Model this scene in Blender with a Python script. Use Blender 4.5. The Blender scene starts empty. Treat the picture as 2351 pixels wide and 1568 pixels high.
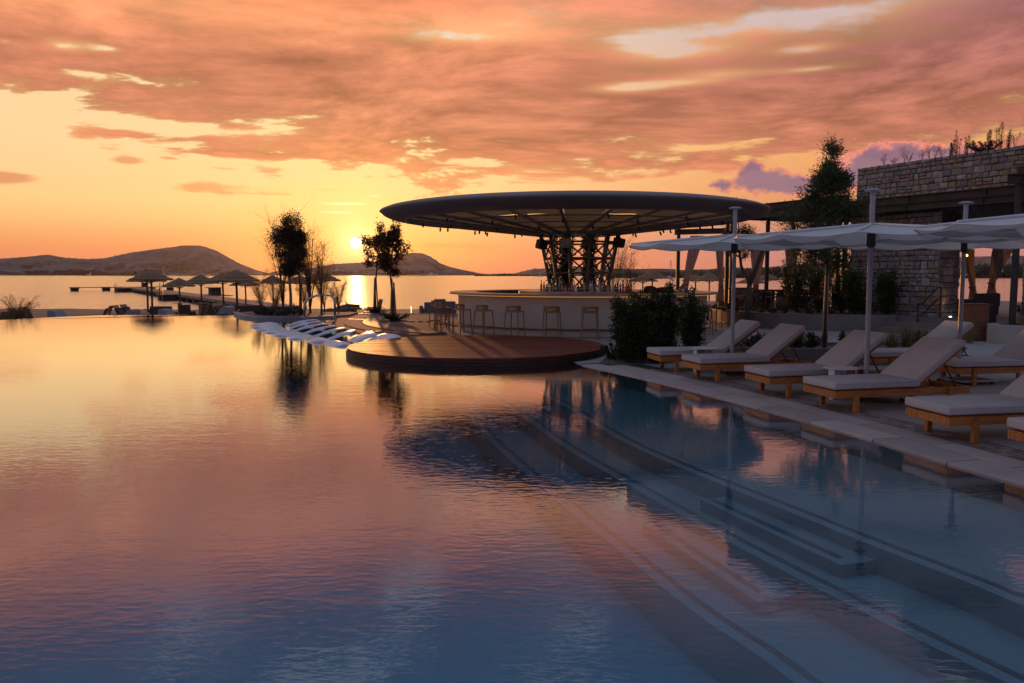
import bpy, math, random
import numpy as np
from mathutils import Vector, Matrix, noise as mnoise
from math import sin, cos, pi, radians as R, atan2, asin, sqrt, degrees, hypot

SC = bpy.context.scene
# ------------------------------------------------------------------ camera
CAM_H, PITCH, F = 1.75, R(4.81), 1828.6          # F: focal length in units of a 2351 wide frame
cd = bpy.data.cameras.new('camera'); cam = bpy.data.objects.new('camera', cd)
SC.collection.objects.link(cam); SC.camera = cam
cam.location = (0, 0, CAM_H); cam.rotation_euler = (pi/2 - PITCH, 0, 0)
cd.sensor_width = 36; cd.lens = 28.0; cd.clip_start = .05; cd.clip_end = 60000
cp, sp = cos(PITCH), sin(PITCH)
def ray(px, py):
    u = (px - 1175.5)/F; v = (784 - py)/F
    return u, cp + v*sp, -sp + v*cp
def G(px, py, h=0.0):                            # where a sight line meets the level h
    a, b, c = ray(px, py); t = (h - CAM_H)/c
    return Vector((a*t, b*t, h))
def W(px, py, Y):                                # where it meets the upright plane y = Y
    a, b, c = ray(px, py); t = Y/b
    return Vector((a*t, Y, CAM_H + c*t))
def azel(px, py):
    a, b, c = ray(px, py)
    return degrees(atan2(a, b)), degrees(atan2(c, hypot(a, b)))

# ------------------------------------------------------------------ node helpers
class X:                                         # tiny expression wrapper round math nodes
    def __init__(s, t, o): s.t, s.o = t, o
    def m(s, op, b=None, c=None, clamp=False):
        n = s.t.nodes.new('ShaderNodeMath'); n.operation = op; n.use_clamp = clamp
        for i, v in enumerate((s, b, c)):
            if v is None: continue
            if isinstance(v, X): s.t.links.new(v.o, n.inputs[i])
            else: n.inputs[i].default_value = v
        return X(s.t, n.outputs[0])
    def __add__(s, b): return s.m('ADD', b)
    __radd__ = __add__
    def __mul__(s, b): return s.m('MULTIPLY', b)
    __rmul__ = __mul__
    def __sub__(s, b): return s.m('SUBTRACT', b)
    def __rsub__(s, b): return (s*-1.0) + b
    def __truediv__(s, b): return s.m('DIVIDE', b)
    def __rtruediv__(s, b): return s.m('POWER', -1.)*b
    def ramp(s, a, b, lo=0., hi=1.):             # smooth step
        n = s.t.nodes.new('ShaderNodeMapRange'); n.interpolation_type = 'SMOOTHSTEP'
        s.t.links.new(s.o, n.inputs[0])
        for i, v in zip((1, 2, 3, 4), (a, b, lo, hi)): n.inputs[i].default_value = v
        return X(s.t, n.outputs[0])
def cmix(t, f, a, b, mode='MIX'):
    n = t.nodes.new('ShaderNodeMix'); n.data_type = 'RGBA'; n.blend_type = mode
    for k, v in ((0, f), (6, a), (7, b)):
        if isinstance(v, X): v = v.o
        if hasattr(v, 'is_linked') or isinstance(v, bpy.types.NodeSocket): t.links.new(v, n.inputs[k])
        elif k == 0: n.inputs[0].default_value = v
        else: n.inputs[k].default_value = (*v, 1)
    return n.outputs[2]
def cramp(t, f, stops, interp='LINEAR'):
    n = t.nodes.new('ShaderNodeValToRGB'); r = n.color_ramp; r.interpolation = interp
    while len(r.elements) < len(stops): r.elements.new(.5)
    for e, (p, c) in zip(r.elements, stops): e.position = p; e.color = (*c, 1)
    t.links.new(f.o if isinstance(f, X) else f, n.inputs[0]); return n.outputs[0]
def L(r, g, b):                                  # 8 bit sRGB -> linear
    return tuple((v/255/12.92 if v <= 10 else ((v/255 + .055)/1.055)**2.4) for v in (r, g, b))
def noise(t, vec, scale, detail=4, rough=.5, dist=0., dim='3D', typ='FBM'):
    n = t.nodes.new('ShaderNodeTexNoise'); n.noise_dimensions = dim
    n.inputs['Scale'].default_value = scale; n.inputs['Detail'].default_value = detail
    n.inputs['Roughness'].default_value = rough; n.inputs['Distortion'].default_value = dist
    if vec is not None: t.links.new(vec, n.inputs['Vector'])
    return n
def comb(t, x, y, z):
    n = t.nodes.new('ShaderNodeCombineXYZ')
    for i, v in enumerate((x, y, z)):
        if isinstance(v, X): t.links.new(v.o, n.inputs[i])
        else: n.inputs[i].default_value = v
    return n.outputs[0]

# ------------------------------------------------------------------ sun and sky
SUN_AZ, SUN_EL = azel(817, 558)
saz, sel = R(SUN_AZ), R(SUN_EL)
SUND = Vector((sin(saz)*cos(sel), cos(saz)*cos(sel), sin(sel)))
ld = bpy.data.lights.new('sun', 'SUN'); ld.energy = 2.6; ld.angle = R(.5); ld.color = (1, .42, .13)
lo = bpy.data.objects.new('sun', ld); SC.collection.objects.link(lo)
lo.rotation_euler = (-SUND).to_track_quat('-Z', 'Y').to_euler()

world = bpy.data.worlds.new('World'); SC.world = world; world.use_nodes = True
def build_sky():
    t = world.node_tree; t.nodes.clear()
    tc = t.nodes.new('ShaderNodeTexCoord')
    sep = t.nodes.new('ShaderNodeSeparateXYZ'); t.links.new(tc.outputs['Generated'], sep.inputs[0])
    x, y, z = (X(t, o) for o in sep.outputs)
    el = z.m('ARCSINE')*57.2958
    az = x.m('ARCTAN2', y)*57.2958
    ela = el.m('MAXIMUM', 0.)
    d = t.nodes.new('ShaderNodeVectorMath'); d.operation = 'DOT_PRODUCT'
    t.links.new(tc.outputs['Generated'], d.inputs[0]); d.inputs[1].default_value = SUND
    gam = X(t, d.outputs['Value']).m('MINIMUM', 1.).m('ARCCOSINE')*57.2958     # angle from the sun
    # clear air: colours by height, warm near the sun and mauve away from it
    e = ela/40.
    warm = cramp(t, e, [(0, L(238, 148, 92)), (.04, L(246, 168, 100)), (.12, L(255, 205, 138)), (.22, L(255, 214, 158)),
                        (.33, L(252, 214, 160)), (.44, L(236, 214, 190)), (.51, L(156, 150, 172)), (.62, L(130, 148, 176)), (1, L(122, 146, 182))])
    cool = cramp(t, e, [(0, L(176, 124, 128)), (.05, L(196, 138, 132)), (.12, L(228, 150, 104)), (.22, L(250, 178, 110)),
                        (.34, L(222, 170, 150)), (.46, L(206, 196, 200)), (.54, L(142, 146, 172)), (.66, L(124, 144, 174)), (1, L(118, 142, 178))])
    back = cramp(t, e, [(0, L(140, 116, 130)), (.15, L(150, 124, 142)), (.35, L(152, 144, 168)), (.6, L(138, 148, 176)), (1, L(120, 144, 180))])
    side = (az + 8.).ramp(0, 30)
    clear = cmix(t, side, warm, cool)
    rose = (ela.ramp(0, 4.2, 1., 0.))*((az + 11.).m('ABSOLUTE').ramp(3, 13))*(az.ramp(2, 26, .85, .2))
    clear = cmix(t, rose, clear, L(226, 126, 96))
    # cloud deck on a level layer, seen in perspective
    k = 1./(z.m('MAXIMUM', 0.) + .085)
    px, py = x*k, y*k
    p1 = comb(t, px*.9 + 3.1, py*.55 + 1.7, 0.)
    wv = noise(t, p1, .8, 1, .5, dim='2D')
    wx = (X(t, wv.outputs[0]) - .5)
    p2 = comb(t, px*.75 + wx*.9, py*.8 + wx*.7, 4.2)
    n1 = X(t, noise(t, p2, 1.05, 5, .52, dim='2D').outputs[0])
    n2 = X(t, noise(t, comb(t, px*1.05 + wx*1.2, py*1.35 + wx*.6 + 7.3, 9.), 2.7, 7, .62, dim='2D').outputs[0])
    n3 = X(t, noise(t, comb(t, az*.12, el*.42, 2.), .9, 5, .62, .4, dim='2D').outputs[0])  # ragged edges low down
    edge = (az*-.118 + 7.0).m('MAXIMUM', 6.7) + (az - 4.).ramp(0, 7, 0., .2)
    h = (el - edge)*.16 + (n1 - .5)*1.7 + (n2 - .5)*1.1
    hm = h.m('MINIMUM', .40) + (n1 - .5)*.8 + (n2 - .5)*.7
    vae = comb(t, az, el, 0.)
    def blobs(lst, acc=0.):                      # thicker (+) or broken (-) cloud round given directions
        for cx, cy, sx, sy, amp in lst:
            bx, by = azel(cx, cy); kx, ky = 32./sx/1.9, 32./sy/1.9
            v = t.nodes.new('ShaderNodeVectorMath'); v.operation = 'MULTIPLY_ADD'; t.links.new(vae, v.inputs[0])
            v.inputs[1].default_value = (kx, ky, 0); v.inputs[2].default_value = (-bx*kx, -by*ky, 0)
            g = t.nodes.new('ShaderNodeTexGradient'); g.gradient_type = 'QUADRATIC_SPHERE'; t.links.new(v.outputs[0], g.inputs[0])
            acc = X(t, g.outputs[1]).m('MULTIPLY_ADD', amp*1.15, acc)
        return acc
    gap = blobs([(1090, 84, 170, 26, -.50), (1200, 30, 200, 40, -.25), (1560, 120, 120, 18, -.4), (1700, 70, 180, 22, -.26), (1850, 112, 60, 10, -.3), (1900, 30, 240, 20, -.26), (1480, 95, 120, 30, -.3),
              (1440, 202, 90, 12, -.48), (1560, 190, 110, 10, -.42), (1650, 170, 90, 10, -.25), (1850, 160, 90, 8, -.28),
              (140, 105, 60, 20, -.5), (250, 112, 50, 12, -.42), (170, 168, 80, 13, -.5), (10, 95, 30, 12, -.4), (480, 300, 190, 16, -.30), (330, 285, 120, 12, -.15),
              (1610, 340, 90, 9, -.22), (985, 325, 80, 7, -.2), (0, 60, 90, 90, .2), (200, 235, 330, 62, .62), (1060, 330, 260, 46, .55), (1480, 372, 200, 24, .35), (700, 170, 420, 70, .5), (1350, 290, 420, 60, .5),
              (2050, 240, 330, 90, .5), (560, 352, 180, 10, .42), (360, 315, 150, 10, .3), (1100, 130, 160, 30, .25)])
    hm = hm + gap*1.05 + (n2 - .5)*gap.m('ABSOLUTE')*1.6
    cov = hm.ramp(-.05, .19)
    cov = cov*(ela.ramp(20, 33, 1., .55))
    wisp = (n2 + (n1 - .5)*.6).ramp(.50, .64)*ela.ramp(19, 23.5)
    thick = hm.ramp(.02, .42)
    # colours of the cloud deck
    cw = cramp(t, e, [(0, L(216, 120, 84)), (.16, L(228, 140, 94)), (.26, L(212, 134, 98)), (.35, L(212, 132, 98)), (.42, L(255, 164, 114)), (.455, L(250, 152, 108)),
                      (.50, L(214, 132, 104)), (.58, L(128, 114, 136)), (.7, L(116, 124, 150)), (1, L(116, 130, 160))])
    cc = cramp(t, e, [(0, L(150, 106, 116)), (.16, L(196, 120, 96)), (.26, L(190, 118, 96)), (.38, L(166, 106, 104)), (.46, L(156, 108, 122)),
                      (.54, L(134, 112, 136)), (.66, L(116, 120, 148)), (1, L(112, 126, 156))])
    cb = cramp(t, e, [(0, L(128, 108, 124)), (.4, L(142, 126, 144)), (1, L(120, 130, 160))])
    cloud = cmix(t, (az + 4.).ramp(-4, 42), cw, cc)
    bright = cmix(t, .55, cloud, cmix(t, ela.ramp(14, 26), L(255, 196, 128), L(120, 134, 160)))
    cloud = cmix(t, thick, bright, cloud)
    mott = (n2 - .5)*1.55 + (n1 - .5)*.7 + 1.03
    cl = t.nodes.new('ShaderNodeVectorMath'); cl.operation = 'SCALE'; t.links.new(cloud, cl.inputs[0]); t.links.new((mott.m('MAXIMUM', .5)).o, cl.inputs[3])
    col = cmix(t, cov, clear, cl.outputs[0])
    col = cmix(t, wisp*.85, col, L(206, 214, 226))
    # small clouds and streaks low down
    low = blobs([(292, 367, 26, 8, .9), (388, 363, 26, 4, .75), (10, 405, 60, 16, .85), (470, 430, 150, 13, .75), (520, 388, 80, 6, .6),
              (760, 436, 150, 8, .35), (1000, 380, 60, 5, .4), (900, 366, 120, 6, .3), (600, 445, 200, 5, .4), (1100, 568, 200, 14, .42), (1010, 562, 90, 6, .3)])
    lowc = ((n3 - .5)*1.9 + low).ramp(.28, .72)*ela.ramp(12, 9)
    col = cmix(t, lowc*.8, col, cmix(t, (gam).ramp(4, 30), L(232, 150, 96), L(214, 128, 96)))
    # brilliant shreds above the sun
    br = blobs([(800, 468, 90, 5, .9), (860, 450, 60, 12, .6), (790, 488, 60, 4, .8), (900, 430, 60, 6, .5)])
    brc = ((n3 - .5)*2. + br).ramp(.35, .8)*br.m('MINIMUM', 1.)
    col = cmix(t, brc, col, (1.25, .95, .5))
    # mauve heaps of cloud on the right
    cu = blobs([(1650, 424, 50, 17, .78), (1740, 410, 58, 34, .95), (1726, 388, 26, 22, .6), (1820, 424, 80, 26, .9), (1980, 400, 120, 60, 1.0), (2060, 362, 60, 34, .8),
              (2010, 366, 30, 14, .4), (2200, 380, 120, 55, .9)])
    n4 = X(t, noise(t, comb(t, az*.34, el*.44, 5.), 1.9, 5, .6, dim='2D').outputs[0])
    cuf = (n4 - .5)*1.3 + cu
    cum = cuf.ramp(.40, .54)
    cuc = cmix(t, cuf.ramp(.46, .86), cmix(t, (az - 16.).ramp(0, 9), L(236, 146, 110), L(252, 150, 128)), L(150, 112, 130))
    col = cmix(t, cum, col, cuc)
    # behind the viewer
    bk = (gam).ramp(42, 120)
    backc = cmix(t, cov*.7, back, cb)
    col = cmix(t, bk, col, backc)
    # glow round the sun and its disc
    g1 = ((gam*gam)*-.03).m('EXPONENT')
    g2 = ((gam)*-.16).m('EXPONENT')
    g3 = ((gam)*-.9).m('EXPONENT')
    def add(c, col3, f):
        n = t.nodes.new('ShaderNodeVectorMath'); n.operation = 'SCALE'; n.inputs[0].default_value = col3; t.links.new(f.o, n.inputs[3])
        a = t.nodes.new('ShaderNodeVectorMath'); a.operation = 'ADD'; t.links.new(c, a.inputs[0]); t.links.new(n.outputs[0], a.inputs[1]); return a.outputs[0]
    col = add(col, (.10, .05, -.03), g1)
    col = add(col, (.05, .03, .0), g2)
    col = add(col, (1.2, .95, .55), g3*.9)
    disc = gam.ramp(.30, .43, 1., 0.)
    col = add(col, (5., 4.3, 3.), disc)
    # below the horizon: dim ground tone
    col = cmix(t, el.ramp(-1.5, -.2, 1., 0.), col, L(90, 66, 64))
    # physical sky under it all, sun low
    ns = t.nodes.new('ShaderNodeTexSky'); ns.sky_type = 'NISHITA'; ns.sun_disc = False
    ns.sun_elevation = sel; ns.sun_rotation = saz; ns.altitude = 5; ns.dust_density = 2.5
    nv = t.nodes.new('ShaderNodeVectorMath'); nv.operation = 'SCALE'      # the air shows less where cloud covers it
    b1 = t.nodes.new('ShaderNodeBackground'); b1.inputs[1].default_value = .05; t.links.new(ns.outputs[0], nv.inputs[0]); t.links.new((cov*-.2 + .24).o, nv.inputs[3]); t.links.new(nv.outputs[0], b1.inputs[0])
    b2 = t.nodes.new('ShaderNodeBackground'); b2.inputs[1].default_value = .95; t.links.new(col, b2.inputs[0])
    ad = t.nodes.new('ShaderNodeAddShader'); t.links.new(b1.outputs[0], ad.inputs[0]); t.links.new(b2.outputs[0], ad.inputs[1])
    out = t.nodes.new('ShaderNodeOutputWorld'); t.links.new(ad.outputs[0], out.inputs[0])
    world.cycles.sampling_method = 'MANUAL'; world.cycles.sample_map_resolution = 1024
build_sky()
SC.view_settings.view_transform = 'Standard'; SC.view_settings.look = 'None'
SC.view_settings.exposure = 0; SC.view_settings.gamma = 1; SC.view_settings.use_curve_mapping = False
SC.cycles.max_bounces = 6; SC.cycles.transparent_max_bounces = 24; SC.cycles.diffuse_bounces = 3
SC.cycles.glossy_bounces = 3; SC.cycles.transmission_bounces = 4; SC.cycles.volume_bounces = 0
SC.cycles.sample_clamp_indirect = 4; SC.cycles.sample_clamp_direct = 12; SC.cycles.caustics_reflective = True; SC.cycles.blur_glossy = 1.0; SC.cycles.caustics_refractive = False
# ------------------------------------------------------------------ mesh builder
COL = SC.collection
RNG = random.Random(7)
class MB:
    def __init__(s): s.v, s.f = [], []
    def add(s, vs, fs):
        n = len(s.v); s.v += [tuple(v) for v in vs]; s.f += [tuple(i + n for i in f) for f in fs]; return s
    def box(s, c, d, rz=0., M=None):
        x, y, z = d[0]/2, d[1]/2, d[2]/2
        vs = [Vector((a*x, b*y, e*z)) for e in (-1, 1) for a, b in ((-1, -1), (1, -1), (1, 1), (-1, 1))]
        if M is None: M = Matrix.Translation(Vector(c)) @ Matrix.Rotation(rz, 4, 'Z')
        else: M = M @ Matrix.Translation(Vector(c))
        return s.add([M @ v for v in vs], [(3, 2, 1, 0), (4, 5, 6, 7), (0, 1, 5, 4), (1, 2, 6, 5), (2, 3, 7, 6), (3, 0, 4, 7)])
    def cbox(s, c, d, b=.01, rz=0.):             # box with chamfered edges
        x, y, z = d[0]/2, d[1]/2, d[2]/2; M = Matrix.Translation(Vector(c)) @ Matrix.Rotation(rz, 4, 'Z')
        vs = []
        for (X_, Y_, Z_) in ((x - b, y - b, -z), (x, y, -z + b), (x, y, z - b), (x - b, y - b, z)):
            vs += [M @ Vector((a*X_, e*Y_, Z_)) for a, e in ((-1, -1), (1, -1), (1, 1), (-1, 1))]
        fs = [(3, 2, 1, 0), (12, 13, 14, 15)]
        for k in range(3):
            for i in range(4):
                j = (i + 1) % 4; fs.append((4*k + i, 4*k + j, 4*k + 4 + j, 4*k + 4 + i))
        return s.add(vs, fs)
    def tube(s, pts, r, n=8, cap=True):
        pts = [Vector(p) for p in pts]
        if not isinstance(r, (list, tuple)): r = [r]*len(pts)
        rings = []; up = None
        for i, p in enumerate(pts):
            t = (pts[min(i + 1, len(pts) - 1)] - pts[max(i - 1, 0)])
            if t.length < 1e-9: t = Vector((0, 0, 1))
            t.normalize()
            if up is None: up = Vector((0, 0, 1)) if abs(t.z) < .9 else Vector((1, 0, 0))
            a = t.cross(up)
            if a.length < 1e-4: a = t.orthogonal()
            a.normalize(); b = t.cross(a); up = -b if False else up
            rings.append([p + (a*cos(2*pi*k/n) + b*sin(2*pi*k/n))*r[i] for k in range(n)])
        fs = []
        for i in range(len(pts) - 1):
            for k in range(n):
                fs.append((i*n + k, i*n + (k + 1) % n, (i + 1)*n + (k + 1) % n, (i + 1)*n + k))
        if cap: fs += [tuple(range(n))[::-1], tuple((len(pts) - 1)*n + k for k in range(n))]
        return s.add([v for g in rings for v in g], fs)
    def lathe(s, prof, n=24, c=(0, 0, 0), closed=False):
        c = Vector(c); vs = [c + Vector((r*cos(2*pi*k/n), r*sin(2*pi*k/n), z)) for r, z in prof for k in range(n)]
        fs = []; m = len(prof)
        for i in range(m if closed else m - 1):
            for k in range(n):
                a, b = i*n, ((i + 1) % m)*n; fs.append((a + k, a + (k + 1) % n, b + (k + 1) % n, b + k))
        if not closed:
            if prof[0][0] > 1e-5: fs.append(tuple(range(n))[::-1])
            if prof[-1][0] > 1e-5: fs.append(tuple((m - 1)*n + k for k in range(n)))
        return s.add(vs, fs)
    def prism(s, poly, z0, z1):
        n = len(poly); vs = [(p[0], p[1], z0) for p in poly] + [(p[0], p[1], z1) for p in poly]
        a = sum(poly[i][0]*poly[(i + 1) % n][1] - poly[(i + 1) % n][0]*poly[i][1] for i in range(n))
        fs = [tuple(range(n))[::-1], tuple(range(n, 2*n))] + [(i, (i + 1) % n, n + (i + 1) % n, n + i) for i in range(n)]
        if a < 0: fs = [f[::-1] for f in fs]
        return s.add(vs, fs)
    def grid(s, P, nu, nv, closed=False):        # P(i, j) -> point
        vs = [P(i, j) for i in range(nu) for j in range(nv)]
        fs = [(i*nv + j, (i + 1)*nv + j, (i + 1)*nv + j + 1, i*nv + j + 1) for i in range(nu - 1) for j in range(nv - 1)]
        return s.add(vs, fs)
    def build(s, name, mat, parent=None, smooth=False, **kw):
        me = bpy.data.meshes.new(name); me.from_pydata(s.v, [], s.f)
        if smooth: me.polygons.foreach_set('use_smooth', [True]*len(me.polygons))
        me.materials.append(mat); me.update()
        if smooth == 'auto': me.set_sharp_from_angle(angle=R(38))
        return link(me, name, parent, **kw)
def link(me, name, parent=None, **kw):
    o = bpy.data.objects.new(name, me); COL.objects.link(o)
    if parent is not None: o.parent = parent
    return tag(o, **kw)
def tag(o, label=None, cat=None, group=None, kind=None):
    for k, v in (('label', label), ('category', cat), ('group', group), ('kind', kind)):
        if v: o[k] = v
    return o
def thing(name, label, cat, loc=(0, 0, 0), rz=0., group=None):
    o = bpy.data.objects.new(name, None); COL.objects.link(o); o.location = loc; o.rotation_euler = (0, 0, rz)
    return tag(o, label, cat, group)
def dup(root, loc, rz=0., label=None, scale=None):
    def cp_(o, par):
        c = o.copy(); COL.objects.link(c)
        if par is not None: c.parent = par
        for ch in KIDS[o.name]: cp_(ch, c)
        return c
    KIDS = {}
    for o in COL.objects:
        KIDS.setdefault(o.name, [])
        if o.parent: KIDS.setdefault(o.parent.name, []).append(o)
    r = cp_(root, None); r.location = loc; r.rotation_euler = (0, 0, rz)
    if scale is not None: r.scale = scale if hasattr(scale, '__len__') else (scale,)*3
    if label: r['label'] = label
    return r

# ------------------------------------------------------------------ materials
MATS = {}
def mat(name, col, rough=.7, col2=None, scale=6., stretch=(1, 1, 1), bump=0., bscale=None, metal=0., spec=.5, detail=5, contrast=.35, trans=0., coat=0., per=0., rand=False, sss=None, alpha=None, thin=0.):
    if name in MATS: return MATS[name]
    m = bpy.data.materials.new(name); m.use_nodes = True; t = m.node_tree; b = t.nodes['Principled BSDF']
    tc = t.nodes.new('ShaderNodeTexCoord'); mp = t.nodes.new('ShaderNodeMapping'); mp.inputs['Scale'].default_value = stretch
    t.links.new(tc.outputs['Object'], mp.inputs[0])
    c2 = col2 or tuple(v*.72 for v in col)
    n = noise(t, mp.outputs[0], scale, detail, .6)
    base = cmix(t, X(t, n.outputs[0]).ramp(.5 - contrast/2, .5 + contrast/2), c2, col)
    if per:                                      # tone differs from piece to piece
        oi = t.nodes.new('ShaderNodeObjectInfo'); k = X(t, oi.outputs['Random'])*(2*per) + (1 - per)
        sc_ = t.nodes.new('ShaderNodeVectorMath'); sc_.operation = 'SCALE'; t.links.new(base, sc_.inputs[0]); t.links.new(k.o, sc_.inputs[3]); base = sc_.outputs[0]
    t.links.new(base, b.inputs['Base Color'])
    b.inputs['Roughness'].default_value = rough; b.inputs['Metallic'].default_value = metal
    b.inputs['Specular IOR Level'].default_value = spec; b.inputs['Coat Weight'].default_value = coat
    if trans: b.inputs['Transmission Weight'].default_value = trans
    if bump:
        nb = noise(t, mp.outputs[0], bscale or scale*4, 4, .6)
        bp = t.nodes.new('ShaderNodeBump'); bp.inputs['Strength'].default_value = 1; bp.inputs['Distance'].default_value = bump
        t.links.new(nb.outputs[0], bp.inputs['Height']); t.links.new(bp.outputs[0], b.inputs['Normal'])
    if thin:                                     # thin cloth, reed or leaf that lets light through
        tr = t.nodes.new('ShaderNodeBsdfTranslucent'); t.links.new(base, tr.inputs[0])
        mx = t.nodes.new('ShaderNodeMixShader'); mx.inputs[0].default_value = thin
        t.links.new(b.outputs[0], mx.inputs[1]); t.links.new(tr.outputs[0], mx.inputs[2])
        t.links.new(mx.outputs[0], t.nodes['Material Output'].inputs[0])
    MATS[name] = m; return m
def emat(name, col, s):
    m = bpy.data.materials.new(name); m.use_nodes = True; b = m.node_tree.nodes['Principled BSDF']
    b.inputs['Base Color'].default_value = (*col, 1); b.inputs['Emission Color'].default_value = (*col, 1); b.inputs['Emission Strength'].default_value = s
    return m

# ------------------------------------------------------------------ water
WATER = -.022
def pool_water_mat():
    m = bpy.data.materials.new('pool_water'); m.use_nodes = True; t = m.node_tree; t.nodes.clear()
    tc = t.nodes.new('ShaderNodeTexCoord')
    def wave(sx, sy, sc_, det, rot=0.):
        mp = t.nodes.new('ShaderNodeMapping'); mp.inputs['Scale'].default_value = (sx, sy, 1); mp.inputs['Rotation'].default_value = (0, 0, R(rot))
        t.links.new(tc.outputs['Object'], mp.inputs[0]); return X(t, noise(t, mp.outputs[0], sc_, det, .5, .3, dim='2D').outputs[0])
    calm = wave(1, 1, .12, 2).ramp(.35, .65, .5, 1.25)
    h = (wave(1, 2.2, 2.2, 2, 10)*.26 + wave(1, 2.6, 8., 2, -6)*.22)*calm + wave(1, 1, .5, 1)*.16
    bp = t.nodes.new('ShaderNodeBump'); bp.inputs['Strength'].default_value = 1; bp.inputs['Distance'].default_value = .0040
    t.links.new(h.o, bp.inputs['Height'])
    fr = t.nodes.new('ShaderNodeFresnel'); fr.inputs[0].default_value = 1.33; t.links.new(bp.outputs[0], fr.inputs['Normal'])
    gl = t.nodes.new('ShaderNodeBsdfGlossy'); gl.inputs['Roughness'].default_value = .015; gl.inputs[0].default_value = (1, 1, 1, 1); t.links.new(bp.outputs[0], gl.inputs['Normal'])
    tr = t.nodes.new('ShaderNodeBsdfTransparent'); tr.inputs[0].default_value = (.93, .98, 1, 1)
    mx = t.nodes.new('ShaderNodeMixShader'); t.links.new((X(t, fr.outputs[0])*1.65).m('MINIMUM', .96).o, mx.inputs[0]); t.links.new(tr.outputs[0], mx.inputs[1]); t.links.new(gl.outputs[0], mx.inputs[2])
    va = t.nodes.new('ShaderNodeVolumeAbsorption'); va.inputs[0].default_value = (.34, .72, .82, 1); va.inputs[1].default_value = .75
    out = t.nodes.new('ShaderNodeOutputMaterial'); t.links.new(mx.outputs[0], out.inputs[0]); t.links.new(va.outputs[0], out.inputs[1])
    return m
def sea_mat():
    m = bpy.data.materials.new('sea_water'); m.use_nodes = True; t = m.node_tree; b = t.nodes['Principled BSDF']
    tc = t.nodes.new('ShaderNodeTexCoord')
    def wave(sx, sy, sc_, det):
        mp = t.nodes.new('ShaderNodeMapping'); mp.inputs['Scale'].default_value = (sx, sy, 1)
        t.links.new(tc.outputs['Object'], mp.inputs[0]); return X(t, noise(t, mp.outputs[0], sc_, det, .6, .2, dim='2D').outputs[0])
    h = wave(.7, 1.2, .9, 4)*.45 + wave(.8, 1.3, .16, 3)*1.1
    bp = t.nodes.new('ShaderNodeBump'); bp.inputs['Strength'].default_value = 1; bp.inputs['Distance'].default_value = .32
    t.links.new(h.o, bp.inputs['Height']); t.links.new(bp.outputs[0], b.inputs['Normal'])
    gl = t.nodes.new('ShaderNodeBsdfGlossy'); gl.inputs['Roughness'].default_value = .10; gl.inputs[0].default_value = (1, 1, 1, 1); t.links.new(bp.outputs[0], gl.inputs['Normal'])
    fr = t.nodes.new('ShaderNodeFresnel'); fr.inputs[0].default_value = 1.33
    b.inputs['Base Color'].default_value = (.10, .085, .075, 1); b.inputs['Roughness'].default_value = .6
    mx = t.nodes.new('ShaderNodeMixShader'); t.links.new((X(t, fr.outputs[0])*1.25).m('MINIMUM', .97).o, mx.inputs[0]); t.links.new(b.outputs[0], mx.inputs[1]); t.links.new(gl.outputs[0], mx.inputs[2])
    t.links.new(mx.outputs[0], t.nodes['Material Output'].inputs[0])
    return m

# ------------------------------------------------------------------ pool, ground, sea
edge_px = [(1330, 835), (1435, 857), (1538, 881), (1642, 907.6), (1722, 928), (1841, 961), (1986.6, 1000.6), (2098.6, 1036.5), (2182, 1062), (2351, 1108)]
EDGE = [G(*p).to_2d() for p in edge_px]
EDGE = EDGE + [Vector((4.46, 5.9)), Vector((4.70, 4.6)), Vector((4.95, 3.2)), Vector((5.15, 1.8)), Vector((5.3, .4))]
def smooth_poly(pts, k=2):
    for _ in range(k):
        q = [pts[0]]
        for a, b in zip(pts, pts[1:]): q += [a*.75 + b*.25, a*.25 + b*.75]
        pts = q + [pts[-1]]
    return pts
EDGE = smooth_poly(EDGE, 1)                       # from the wooden platform towards the viewer
back = [Vector(p) for p in [(1.2, 16.4), (.9, 17.6), (.2, 19.4), (-1.2, 21.0), (-2.6, 21.9), (-3.4, 22.4)]]
STEP = [G(895, 773).to_2d(), G(822, 765).to_2d(), G(770, 756).to_2d(), G(746, 748).to_2d(), G(748, 740).to_2d(), G(760, 734).to_2d(), G(776, 729).to_2d()]
PLANT = [Vector(p) for p in [(-7.2, 32.6), (-7.6, 31.9), (-8.6, 31.2), (-9.8, 31.3), (-11.0, 32.4), (-12.0, 34.4), (-12.6, 36.0)]]
INF = [G(577, 722.3, WATER).to_2d(), G(514, 723, WATER).to_2d(), G(295, 723.2, WATER).to_2d(), G(228, 723.8, WATER).to_2d(), G(134, 727.7, WATER).to_2d(), G(0, 734.6, WATER).to_2d()] + \
      [Vector(p) for p in [(-24, 29), (-27, 24), (-28.5, 17), (-28, 9), (-25, .4)]]
WATERLINE = EDGE[::-1] + back + STEP + PLANT + INF
mw = pool_water_mat()
MB().prism([(p.x, p.y) for p in WATERLINE], -1.9, WATER).build('pool_water', mw, kind='structure')
m_pool = mat('pool_plaster', (.40, .43, .455), .6, (.32, .35, .375), 1.1, contrast=.6, bump=.002, bscale=30)
m_pdark = mat('pool_dark_tile', (.15, .17, .19), .5)
m_deep = mat('pool_deep_floor', (.36, .50, .56), .6, (.28, .41, .47), .8, contrast=.6)
basin = MB().prism([(-31, -1), (7, -1), (7, 23), (-6.5, 37.5), (-31, 37.5)], -2.2, -1.02).build('pool_basin', m_deep, kind='structure')
def pool_curve(px, h): return smooth_poly([G(x, y, h).to_2d() for x, y in px], 2)
E1 = pool_curve([(1130, 860), (1215, 890), (1298, 933), (1353, 968), (1444, 1023), (1598, 1089), (1813, 1175), (2018, 1259), (2222, 1336), (2351, 1392), (2600, 1490), (3000, 1640)], -.25)
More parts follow.
